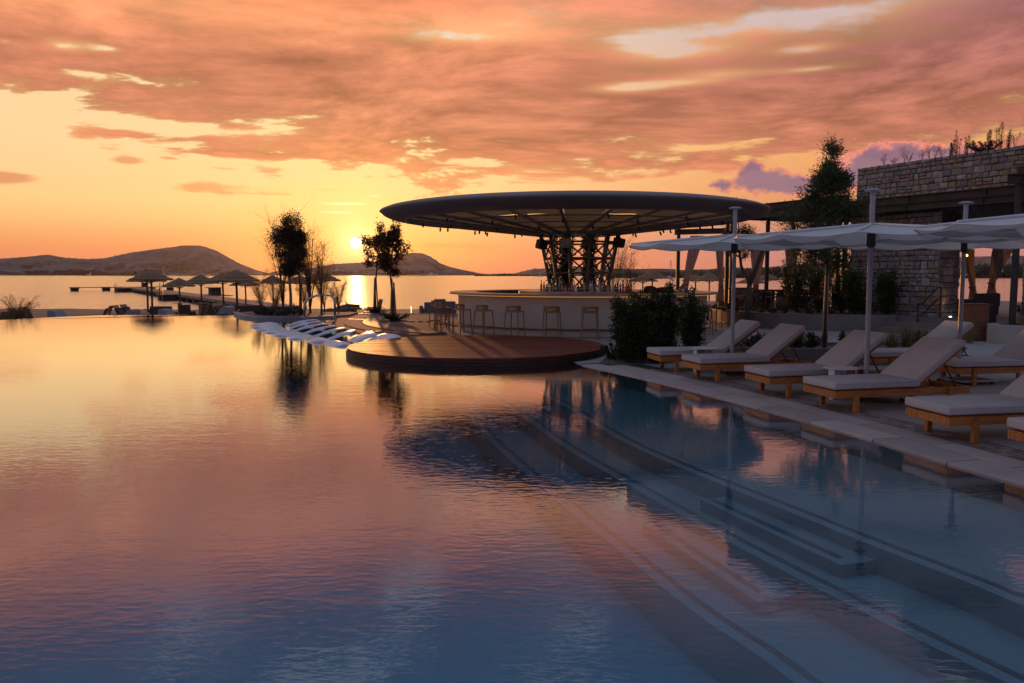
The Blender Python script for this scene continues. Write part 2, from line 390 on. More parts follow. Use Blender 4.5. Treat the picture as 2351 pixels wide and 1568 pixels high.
E2 = pool_curve([(1060, 880), (1130, 915), (1201, 957), (1261, 1004), (1316, 1041), (1429, 1106), (1608, 1208), (1711, 1264), (1838, 1331), (2069, 1449), (2248, 1536), (2500, 1660)], -.45)
E3 = pool_curve([(990, 895), (1045, 935), (1089, 969), (1133, 1023), (1210, 1090), (1343, 1203), (1404, 1249), (1506, 1336), (1608, 1418), (1736, 1500), (1823, 1566), (1960, 1680)], -.65)
def strip(curve, o0, o1, z):
    mb = MB(); n = len(curve); L_, R_ = [], []
    for i, p in enumerate(curve):
        t = (curve[min(i + 1, n - 1)] - curve[max(i - 1, 0)]).normalized(); nn = Vector((-t.y, t.x))
        if nn.x < 0: nn = -nn
        L_.append(p + nn*o0); R_.append(p + nn*o1)
    mb.add([(*p, z) for p in L_] + [(*p, z) for p in R_], [(i, i + 1, n + i + 1, n + i) for i in range(n - 1)]); return mb
for c_, z_ in ((E1, -.25), (E2, -.45), (E3, -.65)):
    poly = [(p.x, p.y) for p in c_] + [(7.5, c_[-1].y - 1), (7.5, 17), (c_[0].x + 1.2, c_[0].y + 1.5)]
    MB().prism(poly, -1.8, z_).build('pool_ledge', m_pool, basin)
    strip(c_, .10, .155, z_ + .004).build('nosing_strip', m_pdark, basin)
def block(px, h, z0):
    mb = MB().prism([G(x, y, h).to_2d() for x, y in px], z0, h).build('pool_bench', m_pool, basin); return mb
block([(1608, 1147), (1931, 1298), (2018, 1285), (1700, 1135)], -.35, -.55)
block([(1476, 1203), (1739, 1382), (1834, 1364), (1560, 1190)], -.55, -.75)
block([(1140, 958), (1150, 970), (1200, 968), (1190, 955)], -.55, -.75)
block([(1240, 932), (1258, 944), (1310, 942), (1290, 928)], -.35, -.55)
def dstrip(a, b, h): 
    a, b = G(*a, h).to_2d(), G(*b, h).to_2d(); strip([a, b], .09, .15, h + .004).build('nosing_strip', m_pdark, basin)
dstrip((1608, 1150), (1900, 1285), -.35); dstrip((1480, 1207), (1712, 1364), -.55)

def gz(x, y):                                     # height of the beach ground
    h = float(np.interp(y, [30, 36, 54, 60, 66, 72, 79, 86, 120], [-.75, -.78, -.85, -1.05, -1.2, -1.4, -1.75, -2.5, -6]))
    k = float(np.interp(x, [-13, -8], [0, 1]))
    h2 = float(np.interp(y, [35, 37, 50, 62, 76, 84, 120], [-.22, -.28, -.55, -.95, -1.6, -2.5, -6]))
    return h*(1 - k) + h2*k
m_sand = mat('beach_ground', (.20, .13, .085), .85, (.09, .06, .045), .6, bump=.03, bscale=7, contrast=.6)
xs = list(np.linspace(-120, -16, 40)) + list(np.linspace(-15, 20, 60)) + list(np.linspace(22, 120, 40))
ys = list(np.linspace(30, 92, 80)) + [100, 120]
MB().grid(lambda i, j: (xs[i], ys[j] + 2.2*mnoise.noise((xs[i]*.08, 3, 0))*(ys[j] > 60), gz(xs[i], ys[j]) + .10*mnoise.noise((xs[i]*.5, ys[j]*.5, 0)) + .03*mnoise.noise((xs[i]*3, ys[j]*3, 0))), len(xs), len(ys)).build('beach_ground', m_sand, smooth=True, kind='structure')
m_sea = sea_mat()
MB().add([(-7400, 60, -2), (7400, 60, -2), (7400, 6900, -2), (-7400, 6900, -2)], [(0, 1, 2, 3)]).build('sea', m_sea, kind='structure')
m_under = mat('earth', (.12, .09, .07), .9)
MB().box((0, 0, -3.6), (400, 130, 1.2)).build('ground', m_under, kind='structure')
# paved deck right of the pool and round the bar
m_deck = mat('deck_concrete', (.36, .32, .30), .72, (.27, .235, .225), 1.4, contrast=.7, bump=.0015, bscale=90)
deck = [(p.x, p.y) for p in EDGE[::-1]] + [(p.x, p.y) for p in back] + [(p.x, p.y) for p in STEP] + [(-7.15, 33.2), (-12.5, 36.2), (-12.6, 37.2), (-6, 36.0), (1, 35.4), (44, 35.4), (44, -6), (-40, -6), (-40, .4), (-25, .4)]
paving = MB().prism(deck, -.9, -.03).build('deck_paving', m_deck, kind='structure')
# infinity edge wall of the pool
m_wall = mat('render_wall', (.26, .23, .22), .8, (.20, .175, .17), 2.5, bump=.002, bscale=60)
ib = MB(); full = INF
n = len(full)
off = []
for i, p in enumerate(full):
    t = (full[min(i + 1, n - 1)] - full[max(i - 1, 0)]).normalized(); off.append(p + Vector((t.y, -t.x))*.22)
ib.prism([(p.x, p.y) for p in full] + [(p.x, p.y) for p in off[::-1]], -1.7, WATER - .012)
ib.build('infinity_edge', m_wall, kind='structure')
# ------------------------------------------------------------------ far hills and shores
def m_hill():
    return mat('hill_rock', (.15, .118, .108), .95, (.075, .06, .055), .011, stretch=(1, 1, 1.6), bump=14, bscale=.03, contrast=.2, detail=9)
def ridge(px_rows, Y, depth, rough_=1., name='hills', base=-2.6, n=260, m=26, bush=1.):
    px = [p[0] for p in px_rows]; rw = [p[1] for p in px_rows]
    xs_ = np.linspace(px[0], px[-1], n)
    def P(i, j):
        w = W(xs_[i], float(np.interp(xs_[i], px, rw)), Y); top = max(w.z, base + .4); s = j/(m - 4)
        if s <= 1:
            f = (.42*s**.75 + .58*(max(0, s - .35)/.65)**1.25)
            nz = mnoise.fractal((w.x*.006/rough_, s*4.0, Y*.01), .9, 2.1, 5)
            g = mnoise.fractal((w.x*.02/rough_, s*9.0, 7), .9, 2.1, 4)
            z = base + (top - base)*min(1, max(0, f + (.16*nz + .05*g)*s*(1 - s)*4*rough_)); y = Y - depth*(1 - s)*(1 + .35*nz) + 18*g*rough_*(1 - s)
            if s > .985: z = top + bush*max(0, mnoise.noise((w.x*.07, Y, 1)))*4.2 + bush*max(0, mnoise.noise((w.x*.21, Y, 5)))*2.5
        else:
            y = Y + (s - 1)*depth*3; z = top*(1 - (s - 1)*4)
        return (w.x*(y/Y if y < Y else 1), y, z)
    return MB().grid(P, n, m).build(name, m_hill(), smooth=True, kind='structure')
ridge([(-420, 600), (-200, 588), (0, 594), (60, 590), (108, 584.5), (150, 592), (200, 595), (240, 593), (300, 580), (350, 573), (400, 567), (420, 563.5), (455, 563.5), (470, 566), (500, 577), (540, 600), (580, 618), (610, 629.5)], 3500, 420, 1.0)
ridge([(600, 630), (640, 622), (700, 618), (740, 611), (765, 606), (830, 603), (880, 598), (930, 583), (950, 580), (972, 582), (990, 590), (1010, 604), (1030, 612), (1060, 619), (1100, 627), (1125, 631)], 3700, 420, .9)
ridge([(1090, 630), (1180, 628), (1222, 618), (1260, 616), (1330, 612), (1400, 624), (1480, 629)], 2700, 300, .5)
ridge([(1380, 626), (1500, 625), (1620, 622), (1660, 612), (1720, 617), (1800, 610), (1880, 604), (2000, 600), (2100, 596), (2200, 590), (2320, 587), (2500, 590), (2700, 600)], 5200, 500, .4)
def treeline(px_rows, Y, name, label_, r=(5, 11), step=1.6, base=-2.2):
    mb = MB(); px = [p[0] for p in px_rows]; rw = [p[1] for p in px_rows]; x = px[0]; rg = random.Random(int(Y))
    ico = [(0, 0, -1), (.72, -.53, -.45), (-.28, -.85, -.45), (-.89, 0, -.45), (-.28, .85, -.45), (.72, .53, -.45), (.28, -.85, .45), (-.72, -.53, .45), (-.72, .53, .45), (.28, .85, .45), (.89, 0, .45), (0, 0, 1)]
    icf = [(0, 1, 2), (1, 0, 5), (0, 2, 3), (0, 3, 4), (0, 4, 5), (1, 5, 10), (2, 1, 6), (3, 2, 7), (4, 3, 8), (5, 4, 9), (1, 10, 6), (2, 6, 7), (3, 7, 8), (4, 8, 9), (5, 9, 10), (6, 10, 11), (7, 6, 11), (8, 7, 11), (9, 8, 11), (10, 9, 11)]
    while x < px[-1]:
        w = W(x, float(np.interp(x, px, rw)), Y); H = max(2.5, (w.z - base)*rg.uniform(.55, 1.08))
        for k in range(3):
            a = rg.uniform(.3, .55)*H; b = min(rg.uniform(*r), H*.9)*.55; cz = base + H - a*(1 + k*.5); cx = w.x + rg.uniform(-1, 1)*b*k*.6; cy = Y + rg.uniform(-12, 12)
            vs = [(cx + v[0]*b*rg.uniform(.7, 1.2), cy + v[1]*b, cz + v[2]*a*rg.uniform(.8, 1.1)) for v in ico]; mb.add(vs, icf)
        x += step*rg.uniform(.5, 1.5)
    return mb.build(name, mat('far_trees', (.035, .045, .02), .95, (.018, .024, .012), .3), kind='stuff', label=label_, cat='trees')
treeline([(1090, 630), (1118, 628), (1126, 629), (1150, 627), (1180, 628), (1230, 629.5), (1400, 628), (1500, 626)], 1900, 'treeline', 'low dark line of trees on the far shore behind the bar')
treeline([(1400, 627), (1470, 624), (1560, 622), (1650, 618), (1700, 617), (1760, 612), (1800, 613), (1850, 606), (1900, 604), (2000, 600), (2150, 610), (2200, 607), (2330, 604), (2500, 600)], 900, 'treeline', 'dark wooded shore across the bay behind the pergola', (6, 12), 1.5)
xs2 = np.linspace(W(1400, 630, 900).x, 900, 60)
MB().grid(lambda i, j: (xs2[i], 880 + j*30 - 25*mnoise.noise((xs2[i]*.01, 0, 0)), -2.4 + [0, 1.6, 4, 9, 11][j]*(1 + .4*mnoise.noise((xs2[i]*.02, j, 0)))), 60, 5).build('far_shore', mat('shore_field', (.09, .085, .04), .95, (.04, .05, .025), .02), smooth=True, kind='structure')
# low islet with its little lighthouse
isl = MB(); ix = np.linspace(W(179, 631, 2400).x, W(392, 631, 2400).x, 40)
isl.grid(lambda i, j: (ix[i], 2380 + j*10, -2.4 + [0, 2.2, 3.2, 3.4, 0][j]*sin(pi*i/39)**.4), 40, 5).build('islet', mat('islet_rock', (.05, .045, .035), .95), kind='structure')
treeline([(225, 629), (245, 626.5), (262, 625), (280, 627.5), (300, 622), (318, 621), (335, 624), (350, 627)], 2400, 'treeline', 'small dark trees on the low islet under the hills', (6, 9), 2.2)
t = thing('lighthouse', 'tiny white lighthouse on the end of the low islet', 'lighthouse', (W(208, 631, 2400).x, 2400, -1))
mw_ = mat('white_paint', (.75, .73, .70), .5, (.66, .64, .62), 3)
MB().lathe([(2.1, 0), (1.3, 9), (1.8, 9.2), (1.8, 9.8), (.9, 9.9), (.9, 12), (0, 13)], 12).build('tower', mw_, t)
MB().box((-8, 2, 1.8), (9, 5, 3.6)).build('keeper_house', mw_, t)

# ------------------------------------------------------------------ bar
BC = Vector((2.27, 26.25, 0)); BR = 4.34; CC = Vector((1.95, 26.25, 0)); TC = Vector((2.2, 26.25, 0))
m_plaster = mat('bar_plaster', (.46, .385, .32), .8, (.38, .31, .26), 1.5, bump=.002, bscale=50, contrast=.7)
m_top = mat('counter_stone', (.34, .27, .21), .35, (.26, .20, .16), 3, contrast=.6)
m_dark = mat('dark_metal', (.035, .027, .025), .45, (.025, .02, .018), 8)
m_steel = mat('steel', (.45, .43, .42), .3, (.38, .36, .35), 10, metal=.9)
bar = thing('bar_counter', 'round pale bar counter with stone top under the large disc canopy', 'bar counter', BC)
MB().lathe([(4.0, 0), (4.0, .19), (4.04, .19), (4.04, 1.13), (3.9, 1.13), (3.9, 0)], 96, closed=True).build('wall', m_plaster, bar, smooth='auto')
MB().lathe([(4.036, .185), (4.062, .185), (4.062, .215), (4.036, .215)], 96, closed=True).build('foot_strip', m_dark, bar)
ct_ = MB().lathe([(3.45, 1.135), (4.30, 1.135), (4.34, 1.15), (4.34, 1.185), (4.33, 1.197), (3.45, 1.197)], 96, closed=True).build('counter_top', m_top, bar, smooth='auto')
MB().lathe([(4.17, 1.120), (4.19, 1.120), (4.19, 1.131), (4.17, 1.131)], 96, closed=True).build('light_strip', emat('warm_led', (1, .42, .08), .8), ct_)
MB().lathe([(3.88, .0), (3.88, 1.12), (3.4, 1.12), (3.4, .9), (3.3, .9), (3.3, 0)], 72, closed=True).build('inner_shelf', m_dark, bar)
isle = thing('back_bar', 'round steel back bar carrying the bottles in the middle of the bar', 'shelf', TC)
MB().lathe([(1.75, 0), (1.75, 1.12), (1.98, 1.12), (1.98, 1.225), (1.2, 1.225)], 64).build('cabinet', m_steel, isle, smooth='auto')
# small things on the counter
def pebble(px, Y, w, h, name, label, cat, m_, prof=None, z0=1.2):
    p = W(px, 670, Y); prof = prof or [(.0, 0), (.8, .0), (1, .3), (.95, .6), (.5, .9), (.28, 1), (.34, 1.1), (0, 1.1)]
    MB().lathe([(r*w/2, z*h) for r, z in prof], 16).build(name, m_, smooth=True, label=label, cat=cat).location = (p.x, Y, z0)
m_vase = mat('clay', (.20, .14, .11), .7)
# bottles
GL = {k: mat('glass_' + k.replace(' ', '_'), c, .12, c, 5, spec=.8, coat=.5) for k, c in {'red': (.45, .02, .015), 'green': (.05, .12, .03), 'amber': (.28, .10, .02), 'clear': (.34, .32, .30), 'dark': (.02, .015, .012), 'white': (.62, .58, .54), 'pink': (.5, .25, .2), 'pale gold': (.5, .38, .12), 'brown': (.09, .035, .015)}.items()}
m_cap = mat('bottle_cap', (.05, .04, .04), .4); m_lab = mat('paper_label', (.55, .5, .42), .7)
shapes = {'slim': [(.034, 0), (.036, .01), (.036, .19), (.014, .23), (.013, .30)], 'squat': [(.05, 0), (.055, .02), (.052, .13), (.018, .17), (.015, .23)],
          'tall': [(.032, 0), (.035, .02), (.034, .22), (.015, .27), (.014, .37)], 'curvy': [(.045, 0), (.05, .03), (.03, .12), (.045, .18), (.02, .26), (.03, .31), (.012, .33)]}
ordn = 'first second third fourth fifth sixth seventh eighth ninth tenth eleventh twelfth thirteenth fourteenth fifteenth sixteenth seventeenth eighteenth nineteenth twentieth'.split()
ordn += ['twenty-' + o for o in ordn[:9]] + ['thirtieth'] + ['thirty-' + o for o in ordn[:9]]
seq = [('dark', 'tall'), ('pale gold', 'slim'), ('dark', 'squat'), ('clear', 'slim'), ('green', 'slim'), ('dark', 'tall'), ('green', 'tall'), ('amber', 'slim'), ('clear', 'squat'), ('red', 'squat'), ('red', 'slim'), ('pink', 'slim'), ('green', 'squat'), ('dark', 'squat'),
       ('clear', 'slim'), ('dark', 'slim'), ('white', 'tall'), ('clear', 'tall'), ('brown', 'slim'), ('white', 'curvy'), ('clear', 'slim'), ('brown', 'squat'), ('pale gold', 'squat'), ('amber', 'slim'), ('white', 'tall'), ('brown', 'squat'), ('dark', 'slim'), ('red', 'slim'), ('brown', 'tall'), ('amber', 'squat'), ('red', 'squat'), ('brown', 'slim')]
for i, (c, sh) in enumerate(seq):
    px = 1244 + (1455 - 1244)*i/(len(seq) - 1) + RNG.uniform(-1.5, 1.5); dx = W(px, 665, 24.6).x - TC.x; rr = 1.84
    yy = TC.y - sqrt(max(.05, rr*rr - min(abs(dx), 1.7)**2)); s = RNG.uniform(.9, 1.12)
    b = thing('bottle', f'{sh} {c} glass bottle, {ordn[i]} along the back bar from the sofa side', 'bottle', (TC.x + dx, yy, 1.226), RNG.uniform(0, 6), 'bottles on the back bar'); b.scale = (s,)*3
    pr = shapes[sh]; gl_ = MB().lathe(pr, 12).build('glass', GL[c], b, smooth='auto')
    top = pr[-1]; MB().lathe([(top[0] + .002, top[1] - .03), (top[0] + .002, top[1] + .006), (0, top[1] + .006)], 10).build('cap', m_cap, b)
    if i % 3: MB().lathe([(pr[2][0] + .0015, .05), (pr[2][0] + .0015, .12)], 12).build('label', m_lab, gl_)
# lattice trunk and disc canopy
m_bronze = mat('bronze_tube', (.17, .12, .095), .42, (.12, .085, .07), 3, metal=.35)
can = thing('bar_canopy', 'large saucer shaped canopy on a flared lattice trunk over the bar', 'canopy', TC)
off = CC - TC
NP = 12
def rz(z): return .93 + (z - 1.2)*.206
for k in range(NP):
    a = 2*pi*(k + .35)/NP
    MB().tube([(rz(.1)*cos(a), rz(.1)*sin(a), .02), (rz(3.02)*cos(a), rz(3.02)*sin(a), 3.03)], .052, 8).build('post', m_bronze, can, smooth=True)
    for q, (z0, z1) in enumerate(((1.25, 1.80), (1.80, 2.27), (2.27, 2.78))):
        if (k + q) % 2 == 0: a0, a1 = a, a + 2*pi/NP
        else: a0, a1 = a + 2*pi/NP, a
        MB().tube([(rz(z0)*cos(a0), rz(z0)*sin(a0), z0), (rz(z1)*cos(a1), rz(z1)*sin(a1), z1)], .03, 6).build('brace', m_bronze, can, smooth=True)
for z in (1.80, 2.27, 2.78):
    MB().tube([(rz(z)*cos(2*pi*k/36), rz(z)*sin(2*pi*k/36), z) for k in range(37)], .036, 6).build('hoop', m_bronze, can, smooth=True)
m_rim = mat('canopy_shell', (.19, .145, .135), .5, (.15, .115, .11), .8, contrast=.8, bump=.001, bscale=30)
MB().lathe([(5.34, 3.50), (5.36, 3.455), (5.42, 3.44), (5.65, 3.475), (5.9, 3.54), (6.08, 3.62), (6.18, 3.69), (6.2, 3.725), (6.17, 3.76), (6.0, 3.825), (5.8, 3.865), (5.6, 3.895), (5.4, 3.91), (5.36, 3.89), (5.36, 3.55)], 128, c=off, closed=True).build('shell', m_rim, can, smooth=True)
NB = 24
def cz(r): return 3.0 + (r - 1.25)*(3.46 - 3.0)/(5.4 - 1.25)
m_beam = mat('canopy_beam', (.22, .15, .12), .4, (.17, .115, .09), 4)
m_reed = mat('reed_mat', (.58, .31, .12), .9, (.36, .17, .06), 3, stretch=(1, 1, 8), bump=.004, bscale=14, contrast=.5, thin=.30, per=.15)
def reed_panel(a0, a1, r0, r1):
    mb = MB()
    def P(i, j):
        r = r0 + (r1 - r0)*i/7; a = a0 + (a1 - a0)*j/7
        return (r*cos(a) + off.x, r*sin(a) + off.y, cz(r) + .078 + .012*sin(i*2.4 + a*9) + .012*mnoise.noise((r*3, a*20, 0)))
    return mb.grid(P, 8, 8)
rings_ = [1.35, 2.30, 3.25, 4.25, 5.34]
for k in range(NB):
    a = 2*pi*(k + .5)/NB; c, s_ = cos(a), sin(a); ra, rb = 1.15, 5.40
    w = .035; n_ = Vector((-s_, c, 0)); A = Vector((ra*c, ra*s_, cz(ra))) + off; B = Vector((rb*c, rb*s_, cz(rb))) + off
    vs = [A - n_*w, A + n_*w, B + n_*w, B - n_*w]; up = Vector((0, 0, .12))
    MB().add(vs + [v + up for v in vs], [(3, 2, 1, 0), (4, 5, 6, 7), (0, 1, 5, 4), (1, 2, 6, 5), (2, 3, 7, 6), (3, 0, 4, 7)]).build('rafter', m_beam, can)
    a1 = a + 2*pi/NB
    for q in range(4):
        reed_panel(a + .012, a1 - .012, rings_[q], rings_[q + 1]).build('reed_panel', m_reed, can, smooth=True)
for r in rings_[1:4]:
    pts = [(r*cos(2*pi*(k + .5)/NB) + off.x, r*sin(2*pi*(k + .5)/NB) + off.y) for k in range(NB)]
    mb = MB()
    for k in range(NB):
        p, q = Vector(pts[k]), Vector(pts[(k + 1) % NB]); m_ = (p + q)/2
        mb.box((m_.x, m_.y, cz(r) + .045), ((q - p).length, .045, .035), atan2(q.y - p.y, q.x - p.x))
    mb.build('purlin', m_beam, can)
MB().lathe([(1.05, 3.03), (1.42, 3.03), (1.42, 3.16), (1.05, 3.16)], 48, c=off*.4, closed=True).build('collar', m_beam, can)
m_blk = mat('black_plastic', (.018, .016, .016), .5)
for k in range(NB):
    a = 2*pi*(k + .5)/NB
    for r in ((4.8, 3.0) if k % 2 == 0 else (4.1,)):
        p = Vector((r*cos(a), r*sin(a), cz(r))) + off
        s1 = MB(); s1.tube([p, p + Vector((0, 0, -.05))], .01, 5); s1.tube([p + Vector((-.02, -.02, -.03)), p + Vector((.03*cos(a), .03*sin(a), -.145))], .03, 8)
        s1.build('spotlight', m_blk, can)
# loudspeakers hung on the trunk
def speaker(px, row, Y, rz_, tilt, front, label, w=.32):
    p = W(px, row, Y); t = thing('loudspeaker', label, 'speaker', p, rz_, 'loudspeakers on the trunk'); t.rotation_euler = (tilt, 0, rz_)
    cb_ = MB().cbox((0, 0, 0), (w, .26, w*.92), .02).build('cabinet', m_blk if front is None else front, t)
    MB().cbox((0, -.136, 0), (w - .03, .012, w*.92 - .03), .004).build('grille', front or m_blk, cb_)
    MB().box((0, -.145, -.10), (.03, .006, .02)).build('badge', m_blk if front else m_steel, cb_)
    MB().tube([(0, .0, .14), (0, .05, .32)], .015, 6).build('bracket', m_dark, t)
m_cream = mat('speaker_cream', (.42, .34, .26), .7)
speaker(1244, 561, 25.6, -1.1, -.25, None, 'black loudspeaker tilted down on the sofa side of the lattice trunk')
speaker(1299, 557, 24.95, -.1, .12, m_cream, 'cream fronted loudspeaker facing the pool on the lattice trunk')
speaker(1421, 557, 25.6, .9, .25, None, 'black loudspeaker tilted on the pergola side of the lattice trunk')
speaker(1348, 560, 27.3, 2.6, .1, mat('speaker_brown', (.12, .07, .05), .7), 'brown loudspeaker on the far side of the trunk behind the vines')
pebble(1575, 24.2, .17, .14, 'clay_pot', 'dark round clay pot on the counter end nearest the pergola', 'pot', m_vase)
pebble(1563, 24.6, .15, .13, 'clay_pot', 'smaller pale clay pot on the counter beside the curtain', 'pot', mat('pale_clay', (.34, .27, .23), .7))
def grill(px, Y, label, m_, w=.42, h=.17):
    p = W(px, 665, Y); t = thing('chafing_dish', label, 'dish', (p.x, Y, 1.2))
    MB().lathe([(w*.42, 0), (w*.5, .04), (w*.5, .07), (0, .07)], 20).build('bowl', m_dark, t); MB().lathe([(w*.5, .072), (w*.47, h*.8), (w*.25, h), (0, h + .01)], 20).build('lid', m_, t, smooth=True)
grill(1524, 24.6, 'red lidded serving dish on the bar behind the tall shrubs', mat('red_enamel', (.30, .012, .01), .3), .55, .16)
grill(1492, 24.3, 'black lidded serving dish beside the red one', m_blk, .4, .2)
# bar stools
m_teak = mat('teak', (.30, .145, .06), .55, (.20, .09, .035), 2.5, stretch=(1, 1, 6), bump=.0008, bscale=40)
m_rope = mat('woven_seat', (.34, .22, .13), .85, (.2, .12, .07), 60, bump=.003, bscale=80)
def stool(label):                                 # faces +y, its low back towards -y
    t = thing('bar_stool', label, 'bar stool', group='teak stools round the bar')
    MB().cbox((0, 0, .745), (.42, .38, .035), .012).build('seat', m_rope, t)
    bk = MB(); ang = [R(a) for a in range(200, 341, 10)]
    for z0, z1 in ((.775, .815), (.84, .915)):
        o_, i_ = [], []
        for a in ang:
            kx, ky = .215*cos(a), .19*sin(a) - .0; o_.append((kx*1.03, ky*1.08)); i_.append((kx*.93, ky*.93))
        bk.prism(o_ + i_[::-1], z0, z1)
    for a in (200, 340, 225, 315): bk.box((.21*cos(R(a)), .19*sin(R(a)), .835), (.05, .05, .13), R(a))
    bk.build('backrest', m_teak, t)
    fe = [(-.19, -.17, -.235, -.215), (.19, -.17, .235, -.215), (-.19, .16, -.225, .205), (.19, .16, .225, .205)]
    for x0, y0, x1, y1 in fe: MB().tube([(x0, y0, .735), (x1, y1, .0)], [.019, .016], 8).build('leg', m_teak, t, smooth='auto')
    def at(k, z): x0, y0, x1, y1 = fe[k]; f = 1 - z/.735; return (x0 + (x1 - x0)*f, y0 + (y1 - y0)*f, z)
    for a, b, z in ((0, 1, .26), (2, 3, .28), (0, 2, .23), (1, 3, .23)): MB().tube([at(a, z), at(b, z)], .012, 6).build('stretcher', m_teak, t, smooth=True)
    return t
stools = [(1016, 757, 'first bar stool from the sofas, half hidden behind its neighbours'), (1030, 760, 'second stool from the sofas, tight beside the first'), (1064, 766, 'third stool from the sofas at the curve of the bar'),
          (1117, 770, 'fourth stool from the sofas, angled before the pale wall'), (1184, 774, 'fifth stool from the sofas, before the pale bar wall'), (1266, 777.5, 'sixth stool, seen square from behind before the bar'),
          (1354, 778, 'seventh stool, beside the tall dark shrubs'), (1540, 776, 'stool mostly hidden behind the tall dark shrubs'), (1618, 770, 'stool beside the narrow shrub at the far end of the bar')]
st0 = None
for px, row, lab in stools:
    g = G(px, row); d = (Vector((g.x, g.y)) - BC.to_2d()); 
    d = d.normalized()*4.62; loc = (BC.x + d.x, BC.y + d.y, -.03 + .004)
    rot = atan2(-d.y, -d.x) - pi/2
    if st0 is None: st0 = stool(lab); st0.location = loc; st0.rotation_euler[2] = rot
    else: dup(st0, loc, rot, lab)
p = G(1650, 757); dup(st0, (p.x, p.y, -.026), R(100), 'lone teak stool turned sideways beyond the bar near the curved planter')
p = G(1006, 755); dup(st0, (p.x - .1, p.y + .9, -.026), R(-60), 'teak stool furthest round the bar behind the sofas side')
# ------------------------------------------------------------------ paving pieces
def along(curve):                                 # point and inward normal at arc length s
    seg = [0.]
    for a, b in zip(curve, curve[1:]): seg.append(seg[-1] + (b - a).length)
    def f(s, o):
        s = max(0, min(seg[-1] - 1e-4, s)); i = max(0, int(np.searchsorted(seg, s)) - 1); i = min(i, len(curve) - 2)
        a, b = curve[i], curve[i + 1]; t = (b - a)/(b - a).length
        i2 = min(i + 1, len(curve) - 2); t2 = (curve[i2 + 1] - curve[i2]).normalized(); k = (s - seg[i])/(seg[i + 1] - seg[i])
        tt = (t*(1 - k) + t2*k).normalized(); n_ = Vector((-tt.y, tt.x)); p = a + t*(s - seg[i])
        return p + n_*o
    return f, seg[-1]
EDS = smooth_poly(EDGE, 2); fE, LE = along(EDS)
m_cope = mat('coping_stone', (.44, .365, .355), .6, (.34, .28, .275), 1.7, bump=.001, bscale=120, per=.16, contrast=.7)
m_pav = mat('small_paver', (.32, .225, .225), .7, (.19, .13, .135), 9, bump=.003, bscale=50, per=.28)
m_agg = mat('aggregate', (.37, .325, .30), .8, (.26, .22, .20), 45, bump=.0025, bscale=160, per=.05, contrast=.8)
def slab(s0, s1, o0, o1, z, name, m_, g=.009, k=3, th=.05):
    top = []; g2 = g
    top += [fE(s0 + g2 + (s1 - s0 - 2*g2)*i/k, o0 + g2) for i in range(k + 1)]
    top += [fE(s1 - g2 - (s1 - s0 - 2*g2)*i/k, o1 - g2) for i in range(k + 1)]
    mb = MB(); n = len(top); c = sum(top, Vector((0, 0)))/n; b_ = .002
    inn = [p + (c - p).normalized()*b_ for p in top]
    mb.add([(*p, z - th) for p in top] + [(*p, z - b_) for p in top] + [(*p, z) for p in inn],
           [(i, (i + 1) % n, n + (i + 1) % n, n + i) for i in range(n)] + [(n + i, n + (i + 1) % n, 2*n + (i + 1) % n, 2*n + i) for i in range(n)] + [tuple(range(2*n, 3*n))])
    return mb.build(name, m_, paving)
s = .15; rg = random.Random(4)
m_joint = mat('joint_sand', (.02, .016, .015), .95)
strip(EDS, .02, 8.0, -.0212).build('joint_bed', m_joint, paving)
paving.location.z = .018                           # base just below the laid pieces
def sl(*a, **k): o = slab(*a, **k); o.location.z = -.018; return o
while s < LE - .2:
    e = min(s + 1.07, LE); sl(s, e, -.03, .37, rg.uniform(-.0006, .0006), 'coping_slab', m_cope); s = e
s = .5
while s < LE - .2:
    e = min(s + 1.07, LE); sl(s, e, .37, .72, rg.uniform(-.0006, .0006), 'coping_slab', m_cope); s = e
for r in range(3):
    s = 1.3 + .1*r
    while s < 13.2:
        sl(s, s + .215, .73 + r*.118, .848 + r*.118, rg.uniform(-.0015, .0005), 'paver', m_pav, g=.010, k=1, th=.03); s += .217
rows_ = [1.09, 3.4, 5.8, 8.0]
for r in range(3):
    s = .3 + r*.9
    while s < LE - .5:
        e = min(s + 2.6, LE); sl(s, e, rows_[r], rows_[r + 1], -.0005, 'concrete_slab', m_agg, g=.008, k=5, th=.04); s = e
# curved terrace steps by the in-water loungers
m_step = mat('step_stone', (.14, .08, .07), .62, (.10, .06, .05), 2., per=.1, spec=.35)
m_terrp = mat('terrace_stone', (.14, .085, .082), .85, (.095, .058, .057), .9, contrast=.7, spec=.25, bump=.001, bscale=60)
MB().prism([(p.x, p.y) for p in STEP] + [(-7.15, 33.2), (-12.4, 36.1), (-12.4, 36.9), (-6, 35.8), (1, 35.2), (1.2, 31), (-1, 29.5), (-2.3, 27), (-2.2, 24.5), (-1.2, 22.6), (-2.4, 22.2)], -.05, -.018).build('terrace_paving', m_terrp, paving)
STS = smooth_poly(STEP, 2)
def sstrip(o0, o1, z, nm='terrace_step', m_=None):
    n = len(STS); A, B = [], []
    for i, p in enumerate(STS):
        t = (STS[min(i + 1, n - 1)] - STS[max(i - 1, 0)]).normalized(); nn = Vector((t.y, -t.x))
        A.append(p + nn*o0); B.append(p + nn*o1)
    MB().prism([(p.x, p.y) for p in A + B[::-1]], z - .05, z).build(nm, m_ or m_terrp, paving).location.z = -.018
sstrip(.0, .62, .004); sstrip(.66, 1.26, .018); sstrip(1.31, 1.95, .032, m_=m_step)
m_grate = mat('drain_metal', (.6, .42, .28), .3, (.5, .34, .24), 6, metal=.7)
def drain(a, b, label):
    A, B = G(*a), G(*b); d = B - A; n = int(d.length/.27); t = thing('drain_channel', label, 'drain', (0, 0, 0))
    for i in range(n):
        c = A + d*((i + .5)/n); MB().box((c.x, c.y, .014), (.21, .09, .022), atan2(d.y, d.x) + .35).build('grate', m_grate, t)
